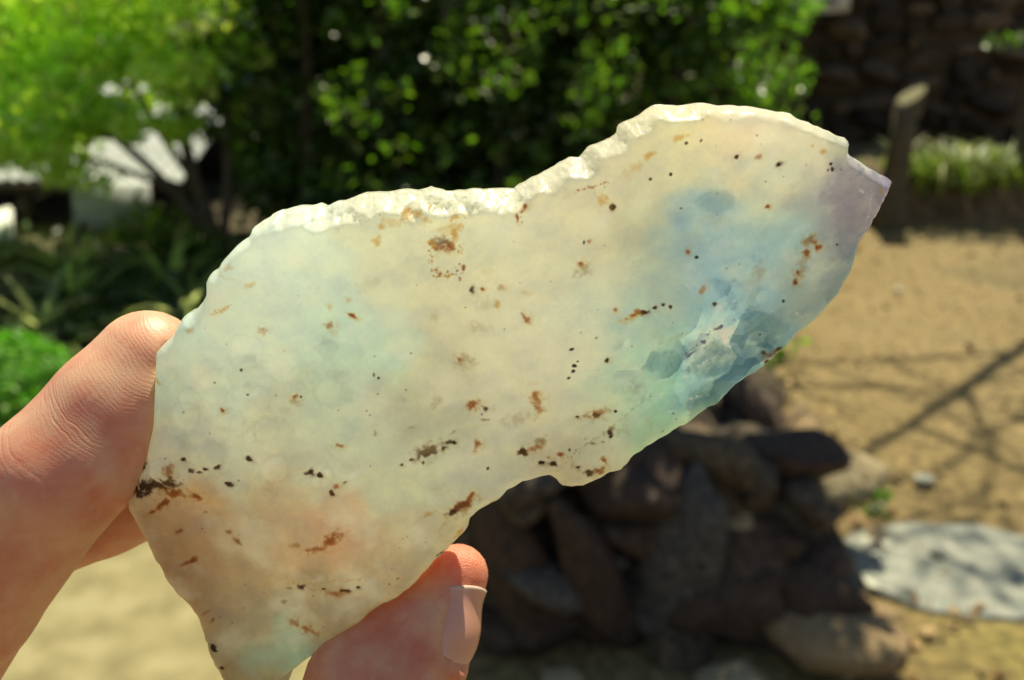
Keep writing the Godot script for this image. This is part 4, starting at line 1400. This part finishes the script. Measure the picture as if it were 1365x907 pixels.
func stains() -> Array:
	return [
		[594, 321, 17, 8, 8, 1, 0.85, 590, 316, 12, 6, 0, 0, 0.35, 609, 302, 9, 19, 8, 2, 0.8, 611, 284, 12, 5, 0, 2, 0.7, 580, 318, 7, 7, 0, 2, 0.7, 551, 279, 20, 10, 0, 2, 0.7, 530, 290, 26, 8, 10, 2, 0.35, 575, 272, 16, 6, 0, 2, 0.4, 595, 300, 20, 12, 0, 2, 0.3, 509, 313, 8, 11, 0, 2, 0.55, 516, 295, 9, 4, 20, 2, 0.7, 571, 288, 11, 6, -10, 2, 0.45, 630, 376, 5, 4, 20, 0, 0.8, 644, 375, 3, 3, 0, 1, 0.8, 668, 372, 7, 5, 0, 1, 0.3, 664, 395, 5, 9, 0, 2, 0.5, 698, 269, 5, 3, -40, 1, 0.8, 689, 283, 3, 5, 0, 1, 0.8, 620, 348, 2, 5, 0, 1, 0.8],
		[811, 270, 5, 4, -10, 0, 0.85, 799, 261, 15, 10, 30, 2, 0.55, 857, 204, 11, 5, -35, 2, 0.6, 897, 180, 15, 6, -22, 2, 0.5, 838, 222, 22, 8, -35, 2, 0.3, 905, 188, 2, 2, 0, 3, 0.8, 924, 185, 2, 2, 0, 0, 0.7, 885, 228, 2, 2, 0, 3, 0.8, 859, 234, 2, 2, 0, 3, 0.7, 971, 206, 3, 3, 0, 0, 0.9, 999, 206, 6, 4, 0, 1, 0.5, 1025, 216, 4, 4, 0, 0, 0.9, 1080, 200, 5, 5, 0, 2, 0.7, 1090, 215, 3, 2, 0, 3, 0.9, 1095, 222, 4, 3, 20, 3, 0.9, 1088, 223, 2, 2, 0, 3, 0.7, 1010, 270, 3, 2, 0, 1, 0.9, 1062, 312, 12, 10, 0, 4, 0.6, 1159, 252, 5, 10, 10, 2, 0.5, 1066, 192, 4, 3, 0, 2, 0.4],
		[335, 479, 2, 2, 0, 0, 0.8, 301, 495, 2, 3, 0, 0, 0.6, 344, 510, 2, 2, 0, 3, 0.9, 310, 531, 4, 3, 20, 1, 0.85, 260, 534, 2, 3, 0, 4, 0.8, 402, 515, 5, 4, -20, 1, 0.8, 410, 516, 2, 2, 0, 0, 0.9, 405, 521, 9, 7, 0, 4, 0.4, 262, 592, 4, 3, -15, 0, 0.9, 272, 607, 4, 6, 0, 3, 0.7, 281, 610, 5, 2, 0, 0, 0.7, 289, 606, 3, 2, 0, 0, 0.9, 305, 603, 6, 3, -30, 0, 0.8, 344, 594, 5, 4, 10, 0, 0.85, 424, 611, 5, 5, 0, 0, 0.9, 435, 615, 4, 4, 0, 0, 0.9, 418, 613, 4, 2, 0, 0, 0.6, 363, 427, 6, 7, 20, 1, 0.4, 447, 423, 8, 6, 10, 1, 0.5, 224, 497, 10, 7, 0, 2, 0.45, 268, 428, 6, 5, 0, 2, 0.45, 310, 403, 14, 4, -25, 2, 0.55, 318, 348, 9, 6, -20, 2, 0.35, 346, 372, 9, 4, -25, 2, 0.4],
		[216, 627, 34, 9, -5, 0, 0.95, 200, 636, 24, 9, -8, 0, 0.9, 244, 625, 15, 12, 0, 0, 0.8, 249, 638, 18, 10, 10, 1, 0.8, 276, 643, 13, 6, 25, 1, 0.85, 233, 653, 17, 6, -38, 1, 0.85, 217, 664, 9, 2, -15, 1, 0.8, 206, 603, 8, 9, 0, 0, 0.7, 243, 606, 9, 12, 30, 1, 0.55, 318, 626, 6, 4, 20, 0, 0.85, 252, 690, 6, 3, -30, 1, 0.6, 329, 701, 12, 4, 58, 4, 0.9, 326, 698, 9, 4, 58, 1, 0.4, 316, 689, 8, 3, -15, 1, 0.5, 266, 729, 17, 5, -22, 1, 0.85, 286, 666, 4, 3, -20, 4, 0.7, 450, 638, 6, 3, 50, 0, 0.8, 456, 629, 5, 4, -50, 1, 0.6, 468, 624, 4, 2, -30, 0, 0.7, 449, 700, 19, 11, -40, 1, 0.75, 428, 711, 16, 5, -10, 1, 0.6, 403, 705, 9, 5, 0, 1, 0.4, 410, 762, 6, 5, 0, 0, 0.8, 394, 764, 9, 3, 0, 4, 0.7, 439, 764, 3, 3, 0, 0, 0.9, 425, 765, 6, 3, 0, 4, 0.7, 388, 781, 7, 4, 0, 4, 0.7],
		[466, 767, 10, 3, 5, 0, 0.85, 456, 770, 18, 6, 0, 1, 0.55, 483, 762, 3, 2, 0, 0, 0.8, 420, 815, 18, 6, 25, 1, 0.65, 402, 807, 12, 8, 20, 1, 0.4, 297, 802, 5, 2, -45, 1, 0.95, 299, 837, 6, 8, -25, 3, 0.9, 310, 861, 3, 3, 0, 0, 0.85, 355, 902, 9, 5, -5, 3, 0.9, 288, 793, 13, 2, -35, 1, 0.3, 477, 410, 7, 3, 25, 1, 0.9, 448, 399, 7, 5, 0, 2, 0.5, 471, 389, 6, 5, 30, 2, 0.4, 504, 488, 2, 3, 0, 3, 0.8, 510, 492, 2, 2, 0, 0, 0.8, 631, 527, 11, 9, -20, 1, 0.8, 648, 531, 6, 4, -15, 0, 0.7, 643, 539, 2, 2, 0, 3, 0.9, 614, 466, 7, 4, 40, 1, 0.75, 622, 470, 22, 14, 0, 4, 0.4, 698, 411, 9, 3, 50, 1, 0.7, 713, 514, 6, 14, -10, 1, 0.55, 715, 530, 9, 9, 0, 1, 0.4],
		[606, 562, 9, 3, -35, 4, 0.9, 603, 575, 10, 3, 0, 0, 0.7, 507, 560, 3, 5, 0, 4, 0.8, 553, 554, 5, 4, 0, 4, 0.6, 646, 546, 9, 2, 0, 4, 0.7, 459, 578, 9, 3, 0, 1, 0.6, 719, 574, 15, 8, -20, 4, 0.8, 637, 575, 5, 6, 0, 1, 0.5, 585, 523, 8, 12, 20, 4, 0.5, 574, 586, 17, 9, -18, 0, 0.8, 575, 583, 24, 12, -15, 4, 0.7, 593, 581, 4, 3, 0, 0, 0.9, 607, 576, 5, 3, 0, 0, 0.8, 553, 595, 4, 3, -30, 0, 0.8, 541, 600, 3, 2, 0, 0, 0.7, 568, 599, 2, 4, 20, 0, 0.8, 636, 579, 6, 9, 20, 1, 0.45, 696, 586, 8, 6, 15, 0, 0.9, 711, 582, 16, 6, -20, 1, 0.5, 719, 599, 6, 3, -10, 0, 0.95, 651, 608, 2, 3, 0, 3, 0.7, 616, 657, 20, 6, -36, 0, 0.8, 618, 656, 25, 10, -36, 1, 0.6, 604, 665, 9, 4, -20, 0, 0.7, 630, 642, 7, 3, -45, 1, 0.8],
		[575, 667, 19, 4, -30, 2, 0.5, 655, 656, 22, 6, -35, 2, 0.6, 613, 698, 6, 17, 28, 2, 0.6, 589, 721, 5, 3, -15, 3, 0.9, 535, 749, 3, 2, -20, 1, 0.8, 770, 342, 5, 4, 0, 1, 0.85, 772, 350, 17, 11, -20, 4, 0.5, 774, 315, 1, 3, 0, 3, 0.8, 780, 315, 3, 3, 0, 1, 0.6, 908, 328, 4, 4, 0, 1, 0.9, 919, 335, 2, 2, 0, 3, 0.9, 926, 376, 4, 10, 22, 1, 0.6, 943, 395, 3, 3, 0, 0, 0.8, 852, 405, 7, 4, -5, 0, 0.95, 865, 400, 3, 3, 0, 0, 0.9, 876, 395, 3, 3, 0, 3, 0.9, 885, 398, 2, 2, 0, 0, 0.8, 837, 409, 5, 2, -15, 1, 0.9, 829, 414, 4, 3, 0, 1, 0.8, 843, 404, 5, 4, 0, 1, 0.6, 814, 402, 3, 2, 0, 1, 0.6, 835, 412, 28, 9, -20, 2, 0.3],
		[790, 437, 3, 2, 0, 4, 0.9, 758, 453, 4, 2, -30, 3, 0.9, 762, 474, 3, 3, 0, 3, 0.85, 766, 468, 2, 2, 0, 0, 0.9, 761, 480, 3, 2, -40, 3, 0.8, 754, 490, 3, 2, -30, 3, 0.8, 804, 466, 4, 3, -30, 0, 0.9, 702, 413, 4, 5, 30, 1, 0.7, 949, 427, 11, 2, -30, 6, 0.8, 912, 462, 11, 2, -38, 6, 0.6, 929, 446, 4, 3, 0, 6, 0.7, 947, 405, 22, 9, -55, 5, 0.45, 1074, 321, 5, 5, 0, 1, 0.95, 1059, 328, 6, 5, -20, 1, 0.95, 1066, 313, 8, 6, 0, 1, 0.6, 1048, 354, 4, 6, 0, 1, 0.95, 1045, 367, 5, 5, 0, 1, 0.95, 1054, 342, 10, 22, 10, 4, 0.4, 1100, 319, 2, 2, 0, 3, 0.8, 1029, 390, 2, 2, 0, 3, 0.85, 1025, 452, 5, 5, 0, 0, 0.9, 1013, 473, 4, 4, -30, 0, 0.9, 1022, 468, 2, 2, 0, 0, 0.9, 1007, 459, 4, 3, 0, 0, 0.6, 1016, 464, 14, 9, -20, 1, 0.45],
		[790, 538, 11, 4, -10, 0, 0.75, 766, 541, 3, 2, 0, 0, 0.9, 780, 541, 11, 3, 0, 1, 0.6, 795, 533, 16, 7, -15, 1, 0.45, 815, 532, 2, 2, 0, 3, 0.9, 807, 560, 5, 5, 0, 0, 0.85, 808, 565, 3, 2, 0, 3, 0.9, 811, 556, 5, 5, 0, 4, 0.8, 777, 569, 3, 2, 0, 4, 0.9, 786, 575, 4, 2, 0, 4, 0.8, 799, 572, 5, 2, 0, 4, 0.7, 756, 584, 2, 2, 0, 0, 0.7, 744, 589, 4, 4, 0, 1, 0.85, 735, 600, 5, 4, 20, 0, 0.95, 720, 599, 6, 3, -8, 0, 0.95, 728, 593, 5, 3, 0, 1, 0.6, 801, 596, 4, 6, -40, 1, 0.75, 780, 613, 9, 5, 0, 0, 0.75, 795, 610, 10, 6, -25, 1, 0.8, 766, 605, 3, 2, -15, 0, 0.85, 761, 602, 7, 7, 0, 4, 0.5, 712, 520, 8, 15, -20, 1, 0.4, 700, 380, 12, 5, 10, 2, 0.25, 1000, 352, 10, 14, 30, 4, 0.25, 690, 545, 30, 12, -10, 4, 0.3]]

# ================================================================= the hand
var ba := []      # bones: from, to, radii, chain
const BLEND := 1.3

func bone(chain: int, a: Vector3, b: Vector3, ra: float, rb: float) -> void:
	ba.append([a, b, ra, rb, chain, 1.0 / maxf((b - a).length_squared(), 1e-6)])

func smin(a: float, b: float, k: float) -> float:
	var h := maxf(k - absf(a - b), 0.0) / k
	return minf(a, b) - h * h * k * 0.25

func flesh(p: Vector3, use: Array) -> float:
	var by := [1e3, 1e3, 1e3, 1e3, 1e3, 1e3]
	for i in use:
		var b = ba[i]
		var ap: Vector3 = p - b[0]
		var ab: Vector3 = b[1] - b[0]
		var h: float = clampf(ap.dot(ab) * b[5], 0.0, 1.0)
		var d: float = (ap - ab * h).length() - lerpf(b[2], b[3], h)
		var c: int = b[4]
		by[c] = smin(by[c], d, BLEND if c < 5 else 9.0)
	var out: float = by[0]
	for c in range(1, 5):
		out = smin(out, by[c], 0.8)
	return smin(out, by[5], 8.0)

func slab_distance(p: Vector3) -> float:
	var q := slab_turn.inverse() * p
	var f := Vector2(q.x, q.y)
	if f.x < OX or f.y < OY or f.x > OX + (GX - 1) * CELL or f.y > OY + (GY - 1) * CELL:
		return 50.0
	return maxf(-sample(sd, f), maxf(q.z - sample(zf, f), sample(zb, f) - q.z))

func body(p: Vector3, use: Array, near_slab: bool) -> float:
	var d := flesh(p, use)
	if near_slab and d < 3.0:
		d = -smin(-d, slab_distance(p) - 0.12, 0.6)
	return d

func build_hand() -> void:
	# chains: 0 thumb, 1 index, 2 middle, 3 ring, 4 little, 5 palm and forearm
	var H := func(px: float, py: float, z: float) -> Vector3: return in_hand(px, py, z)
	# index finger
	bone(1, H.call(197, 483, -6.4), H.call(150, 543, -4.4), 7.4, 8.3)
	bone(1, H.call(150, 543, -4.4), H.call(72, 638, -2.0), 8.3, 9.4)
	bone(1, H.call(192, 535, -4.4), H.call(125, 612, -2.2), 6.6, 8.0)
	bone(1, H.call(72, 638, -2.0), Vector3(-78, -37, -6), 9.4, 10.0)
	bone(1, Vector3(-78, -37, -6), Vector3(-104, -67, -25), 10.0, 11.0)
	# middle finger behind the slab
	bone(2, Vector3(-41, -17.0, -17.0), Vector3(-64.6, -25.2, -18.5), 7.6, 8.6)
	bone(2, Vector3(-64.6, -25.2, -18.5), Vector3(-90, -35, -25), 8.7, 9.4)
	bone(2, Vector3(-90, -35, -25), Vector3(-112, -73, -36), 9.6, 11.0)
	# ring and little fingers, curled away
	bone(3, Vector3(-118, -88, -48), Vector3(-140, -58, -52), 10.5, 9.3)
	bone(3, Vector3(-140, -58, -52), Vector3(-148, -80, -38), 9.0, 8.2)
	bone(3, Vector3(-148, -80, -38), Vector3(-134, -95, -30), 8.0, 7.0)
	bone(4, Vector3(-122, -102, -58), Vector3(-142, -82, -68), 9.0, 8.0)
	bone(4, Vector3(-142, -82, -68), Vector3(-148, -98, -56), 7.6, 7.0)
	bone(4, Vector3(-148, -98, -56), Vector3(-136, -109, -48), 6.8, 6.0)
	# thumb
	bone(0, H.call(610, 767, -12.0), H.call(577, 838, -10.5), 4.6, 6.4)
	bone(0, H.call(577, 838, -10.5), H.call(538, 905, -9.0), 6.8, 8.6)
	bone(0, H.call(560, 830, -9.0), H.call(492, 905, -8.5), 5.5, 8.6)
	bone(0, H.call(538, 905, -9.0), H.call(500, 975, -9.0), 8.6, 10.0)
	bone(0, H.call(490, 905, -8.5), H.call(470, 985, -9.0), 8.8, 10.0)
	bone(0, H.call(490, 975, -9.0), Vector3(-40, -82, -12), 10.4, 11.0)
	bone(0, Vector3(-40, -82, -12), Vector3(-72, -120, -30), 11.5, 14.0)
	# palm, wrist, forearm
	bone(5, Vector3(-104, -67, -25), Vector3(-92, -150, -48), 11.0, 15.0)
	bone(5, Vector3(-112, -73, -36), Vector3(-98, -152, -52), 11.0, 15.0)
	bone(5, Vector3(-118, -88, -48), Vector3(-104, -154, -56), 10.5, 15.0)
	bone(5, Vector3(-122, -102, -58), Vector3(-110, -156, -60), 9.5, 14.0)
	bone(5, Vector3(-72, -120, -30), Vector3(-96, -152, -48), 14.0, 16.0)
	bone(5, Vector3(-96, -152, -48), Vector3(-112, -200, -52), 18.0, 19.0)
	bone(5, Vector3(-108, -154, -58), Vector3(-120, -200, -58), 17.0, 19.0)
	bone(5, Vector3(-116, -200, -55), Vector3(-150, -300, -50), 21.0, 30.0)

	plan_nail()
	var cell := 0.9
	var lo := Vector3(-176, -312, -100)
	var nb := Vector3i(24, 46, 17)      # blocks of 8 cells
	var all := range(ba.size())
	var vert := {}
	var pos := PackedVector3Array()
	var edges := []
	var half := 8.0 * cell * 0.5
	var wide := half * 1.7321 + 2.5
	var W := nb.x * 8 + 2
	var Hh := nb.y * 8 + 2
	var uses := []
	var vuse := PackedInt32Array()
	for bz in nb.z:
		for by in nb.y:
			for bx in nb.x:
				var corner := lo + Vector3(bx, by, bz) * 8.0 * cell
				var mid := corner + Vector3.ONE * half
				if absf(flesh(mid, all)) > wide + 3.0:
					continue
				var use := []
				for i in all:
					var b = ba[i]
					var ap: Vector3 = mid - b[0]
					var ab: Vector3 = b[1] - b[0]
					var h: float = clampf(ap.dot(ab) * b[5], 0.0, 1.0)
					if (ap - ab * h).length() - lerpf(b[2], b[3], h) < wide + 10.0:
						use.append(i)
				var near: bool = mid.z > -30.0 and mid.x < 10.0 and mid.x > -62.0 and mid.y > -60.0
				var g := PackedFloat32Array()
				g.resize(729)
				var neg := 0
				var at := 0
				for k in 9:
					for j in 9:
						for i in 9:
							var v := body(corner + Vector3(i, j, k) * cell, use, near)
							g[at] = v
							if v < 0.0:
								neg += 1
							at += 1
				if neg == 0 or neg == 729:
					continue
				uses.append([use, near])
				for k in 8:
					for j in 8:
						for i in 8:
							var o := (k * 9 + j) * 9 + i
							var c := [g[o], g[o + 1], g[o + 9], g[o + 10], g[o + 81], g[o + 82], g[o + 90], g[o + 91]]
							var m := 0
							for e in 8:
								if c[e] < 0.0:
									m |= 1 << e
							if m == 0 or m == 255:
								continue
							var sum := Vector3.ZERO
							var cnt := 0
							for e in [[0, 1], [2, 3], [4, 5], [6, 7], [0, 2], [1, 3], [4, 6], [5, 7], [0, 4], [1, 5], [2, 6], [3, 7]]:
								var a: float = c[e[0]]
								var b: float = c[e[1]]
								if (a < 0.0) != (b < 0.0):
									var t := a / (a - b)
									var p0 := Vector3(e[0] & 1, (e[0] >> 1) & 1, e[0] >> 2)
									var p1 := Vector3(e[1] & 1, (e[1] >> 1) & 1, e[1] >> 2)
									sum += p0.lerp(p1, t)
									cnt += 1
							var gi := Vector3i(bx * 8 + i, by * 8 + j, bz * 8 + k)
							var id := (gi.z * Hh + gi.y) * W + gi.x
							vert[id] = pos.size()
							pos.append(corner + (Vector3(i, j, k) + sum / cnt) * cell)
							vuse.append(uses.size() - 1)
							for ax in 3:
								var far: float = c[1 << ax]
								if (c[0] < 0.0) != (far < 0.0):
									edges.append([id, ax, c[0] < 0.0])
	var nor := PackedVector3Array()
	nor.resize(pos.size())
	for i in pos.size():
		var u: Array = uses[vuse[i]]
		var p := pos[i]
		var e := 0.25
		nor[i] = Vector3(body(p + Vector3(e, 0, 0), u[0], u[1]) - body(p - Vector3(e, 0, 0), u[0], u[1]), body(p + Vector3(0, e, 0), u[0], u[1]) - body(p - Vector3(0, e, 0), u[0], u[1]), body(p + Vector3(0, 0, e), u[0], u[1]) - body(p - Vector3(0, 0, e), u[0], u[1])).normalized()
	# skin tint and the finger's own coordinates for its ridges
	var tip: Vector3 = H.call(204, 470, 0)
	var back: Vector3 = H.call(60, 655, 0)
	var along := (back - tip).normalized()
	var across := Vector3(-along.y, along.x, 0)
	var red := noise(0.09, 301, 3)
	var uv := PackedVector2Array()
	var col := PackedColorArray()
	uv.resize(pos.size())
	col.resize(pos.size())
	for i in pos.size():
		var p := pos[i]
		var u := (p - tip).dot(along)
		var v := (p - tip).dot(across)
		uv[i] = Vector2((u + 12.0) / 60.0, v / 30.0 + 0.5)
		var t := 0.28 + 0.7 * red.get_noise_3dv(p) + 0.3 * red.get_noise_3dv(p * 3.0) + 0.28 * red.get_noise_3dv(p * 9.0)
		if p.x > -30.0 and p.y < -20.0:
			t += 0.30 + 0.35 * exp(-(p - H.call(610, 760, -2.0)).length_squared() / 60.0) - 0.25 * exp(-(p - H.call(560, 800, 0.0)).length_squared() / 30.0)
		else:
			t += 0.40 * exp(-(p - H.call(150, 600, 6.0)).length_squared() / 70.0) + 0.30 * exp(-(p - H.call(60, 650, 8.0)).length_squared() / 40.0) - 0.3 * exp(-(p - H.call(195, 460, 2.0)).length_squared() / 60.0)
		col[i] = Color(0.60, 0.355, 0.215).lerp(Color(0.52, 0.165, 0.09), clampf(t, 0.0, 1.0))
	var idx := [PackedInt32Array(), PackedInt32Array()]
	for e in edges:
		var id: int = e[0]
		var s1: int = [W, 1, 1][e[1]]
		var s2: int = [W * Hh, W * Hh, W][e[1]]
		var q := [id, id - s1, id - s1 - s2, id - s2]
		if not (vert.has(q[0]) and vert.has(q[1]) and vert.has(q[2]) and vert.has(q[3])):
			continue
		var v := [vert[q[0]], vert[q[1]], vert[q[2]], vert[q[3]]]
		var which := 1
		var c := pos[v[0]]
		if c.x < -30.0 and c.x > -84.0 and c.y > -40.0 and c.z > -9.0:
			which = 0
		for t in [[0, 1, 2], [0, 2, 3]]:
			var a: int = v[t[0]]
			var b: int = v[t[1]]
			var d: int = v[t[2]]
			if (pos[b] - pos[a]).cross(pos[d] - pos[a]).dot(nor[a] + nor[b] + nor[d]) > 0.0:
				idx[which].append_array([a, d, b])
			else:
				idx[which].append_array([a, b, d])
	for i in pos.size():
		pos[i] *= 0.001
	var mesh := ArrayMesh.new()
	add_surface(mesh, pos, nor, uv, idx[0], skin(true), col)
	add_surface(mesh, pos, nor, uv, idx[1], skin(false), col)
	var o := obj("hand", mesh, null)
	o.set_meta("label", "bare hand gripping the mineral slab between finger and thumb")
	o.set_meta("category", "hand")
	o.transform = held
	build_nail(o)

func skin(ridged: bool) -> StandardMaterial3D:
	var m := StandardMaterial3D.new()
	m.vertex_color_use_as_albedo = true
	m.roughness = 0.5
	m.metallic_specular = 0.5
	m.subsurf_scatter_enabled = true
	m.subsurf_scatter_strength = 0.32
	m.heightmap_enabled = true
	if not ridged:
		m.uv1_triplanar = true
		m.uv1_scale = Vector3.ONE * 130.0
		m.heightmap_texture = grey_tex(0.05, 311, 512, 3)
		m.heightmap_scale = 0.014
		return m
	# fingertip ridges: arches across the pad, coarser creases at the joint
	var w := 1200
	var h := 600
	var data := PackedFloat32Array()
	data.resize(w * h)
	var bend := noise(0.006, 312, 3)
	var gaps := noise(0.03, 313, 3)
	var pore := noise(0.16, 314, 2)
	for j in h:
		for i in w:
			var u := i * 0.05 - 12.0            # mm from the tip
			var v := j * 0.05 - 15.0            # mm across
			var k := bend.get_noise_2d(i, j)
			var phase := u + 0.035 * v * v * (1.0 if u < 16.0 else 0.4) + 0.9 * k
			var ridge := sin(phase * TAU / 0.56)
			var amount := (0.45 + 0.55 * gaps.get_noise_2d(i, j)) * (1.0 - smoothstep(13.0, 21.0, u) * 0.8)
			var z := 0.5 + 0.085 * ridge * clampf(amount, 0.0, 1.0) + 0.09 * pore.get_noise_2d(i, j)
			for c in [[12.6, 0.16, 0.3], [13.4, 0.14, 0.25], [14.2, 0.14, 0.3], [19.8, 0.22, 0.3], [20.9, 0.2, 0.3], [21.7, 0.2, 0.3], [23.0, 0.22, 0.25]]:
				var e: float = (u + 0.02 * v * v + 0.7 * k - c[0]) / c[1]
				z -= c[2] * exp(-e * e) * clampf(0.55 + 0.7 * gaps.get_noise_2d(i * 0.6 + c[0] * 40.0, j * 0.6), 0.0, 1.0)
			data[j * w + i] = z
	m.heightmap_texture = ImageTexture.create_from_image(Image.create_from_data(w, h, false, Image.FORMAT_RF, data.to_byte_array()))
	m.heightmap_scale = 0.016
	m.texture_repeat = false
	return m

var nail_frame: Array[Vector3] = []
var nail_use := []

# a point of the thumb's nail: u from cuticle to free edge, v from side to side
func on_nail(u: float, v: float, lift: float) -> Vector3:
	var turn := deg_to_rad(53.0) * v * (1.0 - 0.22 * pow(1.0 - u, 2.0))
	var t := lerpf(0.10 * v * v, 1.0 - 0.10 * v * v, u)
	var dir := nail_frame[2] * cos(turn) + nail_frame[4] * sin(turn)
	var q := nail_frame[0].lerp(nail_frame[1], t) + dir * 15.0
	for s in 40:
		var d := flesh(q, nail_use)
		q -= dir * d * 0.8
		if absf(d) < 0.02:
			break
	return q + dir * lift

func plan_nail() -> void:
	var base := in_hand(571, 872, -10.0)
	var end := in_hand(606, 768, -11.7)
	var ax := (end - base).normalized()
	var out := Vector3(0.70, -0.22, 0.66)
	out = (out - ax * out.dot(ax)).normalized()
	nail_frame = [base, end, out, ax, ax.cross(out).normalized()]
	for i in ba.size():
		if ba[i][4] == 0:
			nail_use.append(i)
	# the fold of skin round its root and sides
	var fold := []
	for k in 8:
		fold.append(on_nail(0.85 - 0.85 * k / 7.0, -1.10, -0.35))
	for k in 7:
		fold.append(on_nail(-0.05, -1.0 + k / 4.0, -0.35))
	for k in fold.size() - 1:
		bone(0, fold[k], fold[k + 1], 0.55, 0.55)

func build_nail(hand: Node3D) -> void:
	var out := nail_frame[2]
	var ax := nail_frame[3]
	var side := nail_frame[4]
	var nu := 30
	var nv := 26
	var pos := PackedVector3Array()
	var nor := PackedVector3Array()
	var idx := PackedInt32Array()
	for layer in 2:
		for i in nu + 1:
			for j in nv + 1:
				var u := i / float(nu)
				var v := j / float(nv) * 2.0 - 1.0
				var rim: float = smoothstep(0.0, 0.10, u) * smoothstep(1.0, 0.86, absf(v))
				var lift: float = lerpf(-0.12, 0.15, rim) + 0.14 * smoothstep(0.85, 1.0, u)
				pos.append(on_nail(u, v, lift if layer == 0 else -0.4))
	var row := nv + 1
	var count := (nu + 1) * row
	nor.resize(pos.size())
	for layer in 2:
		for i in nu:
			for j in nv:
				var a := layer * count + i * row + j
				for t in [[a, a + 1, a + row + 1], [a, a + row + 1, a + row]]:
					push_tri(pos, nor, idx, t, out if layer == 0 else -out)
	for i in nu:
		for j in [0, nv]:
			var a: int = i * row + j
			for t in [[a, a + row, a + row + count], [a, a + row + count, a + count]]:
				push_tri(pos, nor, idx, t, side * (-1.0 if j == 0 else 1.0))
	for j in nv:
		for i in [0, nu]:
			var a: int = i * row + j
			for t in [[a, a + 1, a + 1 + count], [a, a + 1 + count, a + count]]:
				push_tri(pos, nor, idx, t, ax * (-1.0 if i == 0 else 1.0))
	var col := PackedColorArray()
	for k in pos.size():
		var i := (k % count) / row
		var u := i / float(nu)
		var c := Color(0.63, 0.285, 0.20).lerp(Color(0.66, 0.38, 0.28), smoothstep(0.25, 0.0, u))
		c = c.lerp(Color(0.60, 0.42, 0.33), smoothstep(0.95, 0.99, u))
		col.append(c)
	for k in pos.size():
		nor[k] = nor[k].normalized()
		pos[k] *= 0.001
	var mesh := ArrayMesh.new()
	var m := StandardMaterial3D.new()
	m.vertex_color_use_as_albedo = true
	m.roughness = 0.24
	m.subsurf_scatter_enabled = true
	m.subsurf_scatter_strength = 0.15
	add_surface(mesh, pos, nor, PackedVector2Array(), idx, m, col)
	obj("thumbnail", mesh, null, hand)

func push_tri(pos: PackedVector3Array, nor: PackedVector3Array, idx: PackedInt32Array, t: Array, out: Vector3) -> void:
	var n := (pos[t[1]] - pos[t[0]]).cross(pos[t[2]] - pos[t[0]])
	if n.dot(out) > 0.0:
		idx.append_array([t[0], t[2], t[1]])
	else:
		idx.append_array([t[0], t[1], t[2]])
		n = -n
	for k in t:
		nor[k] += n
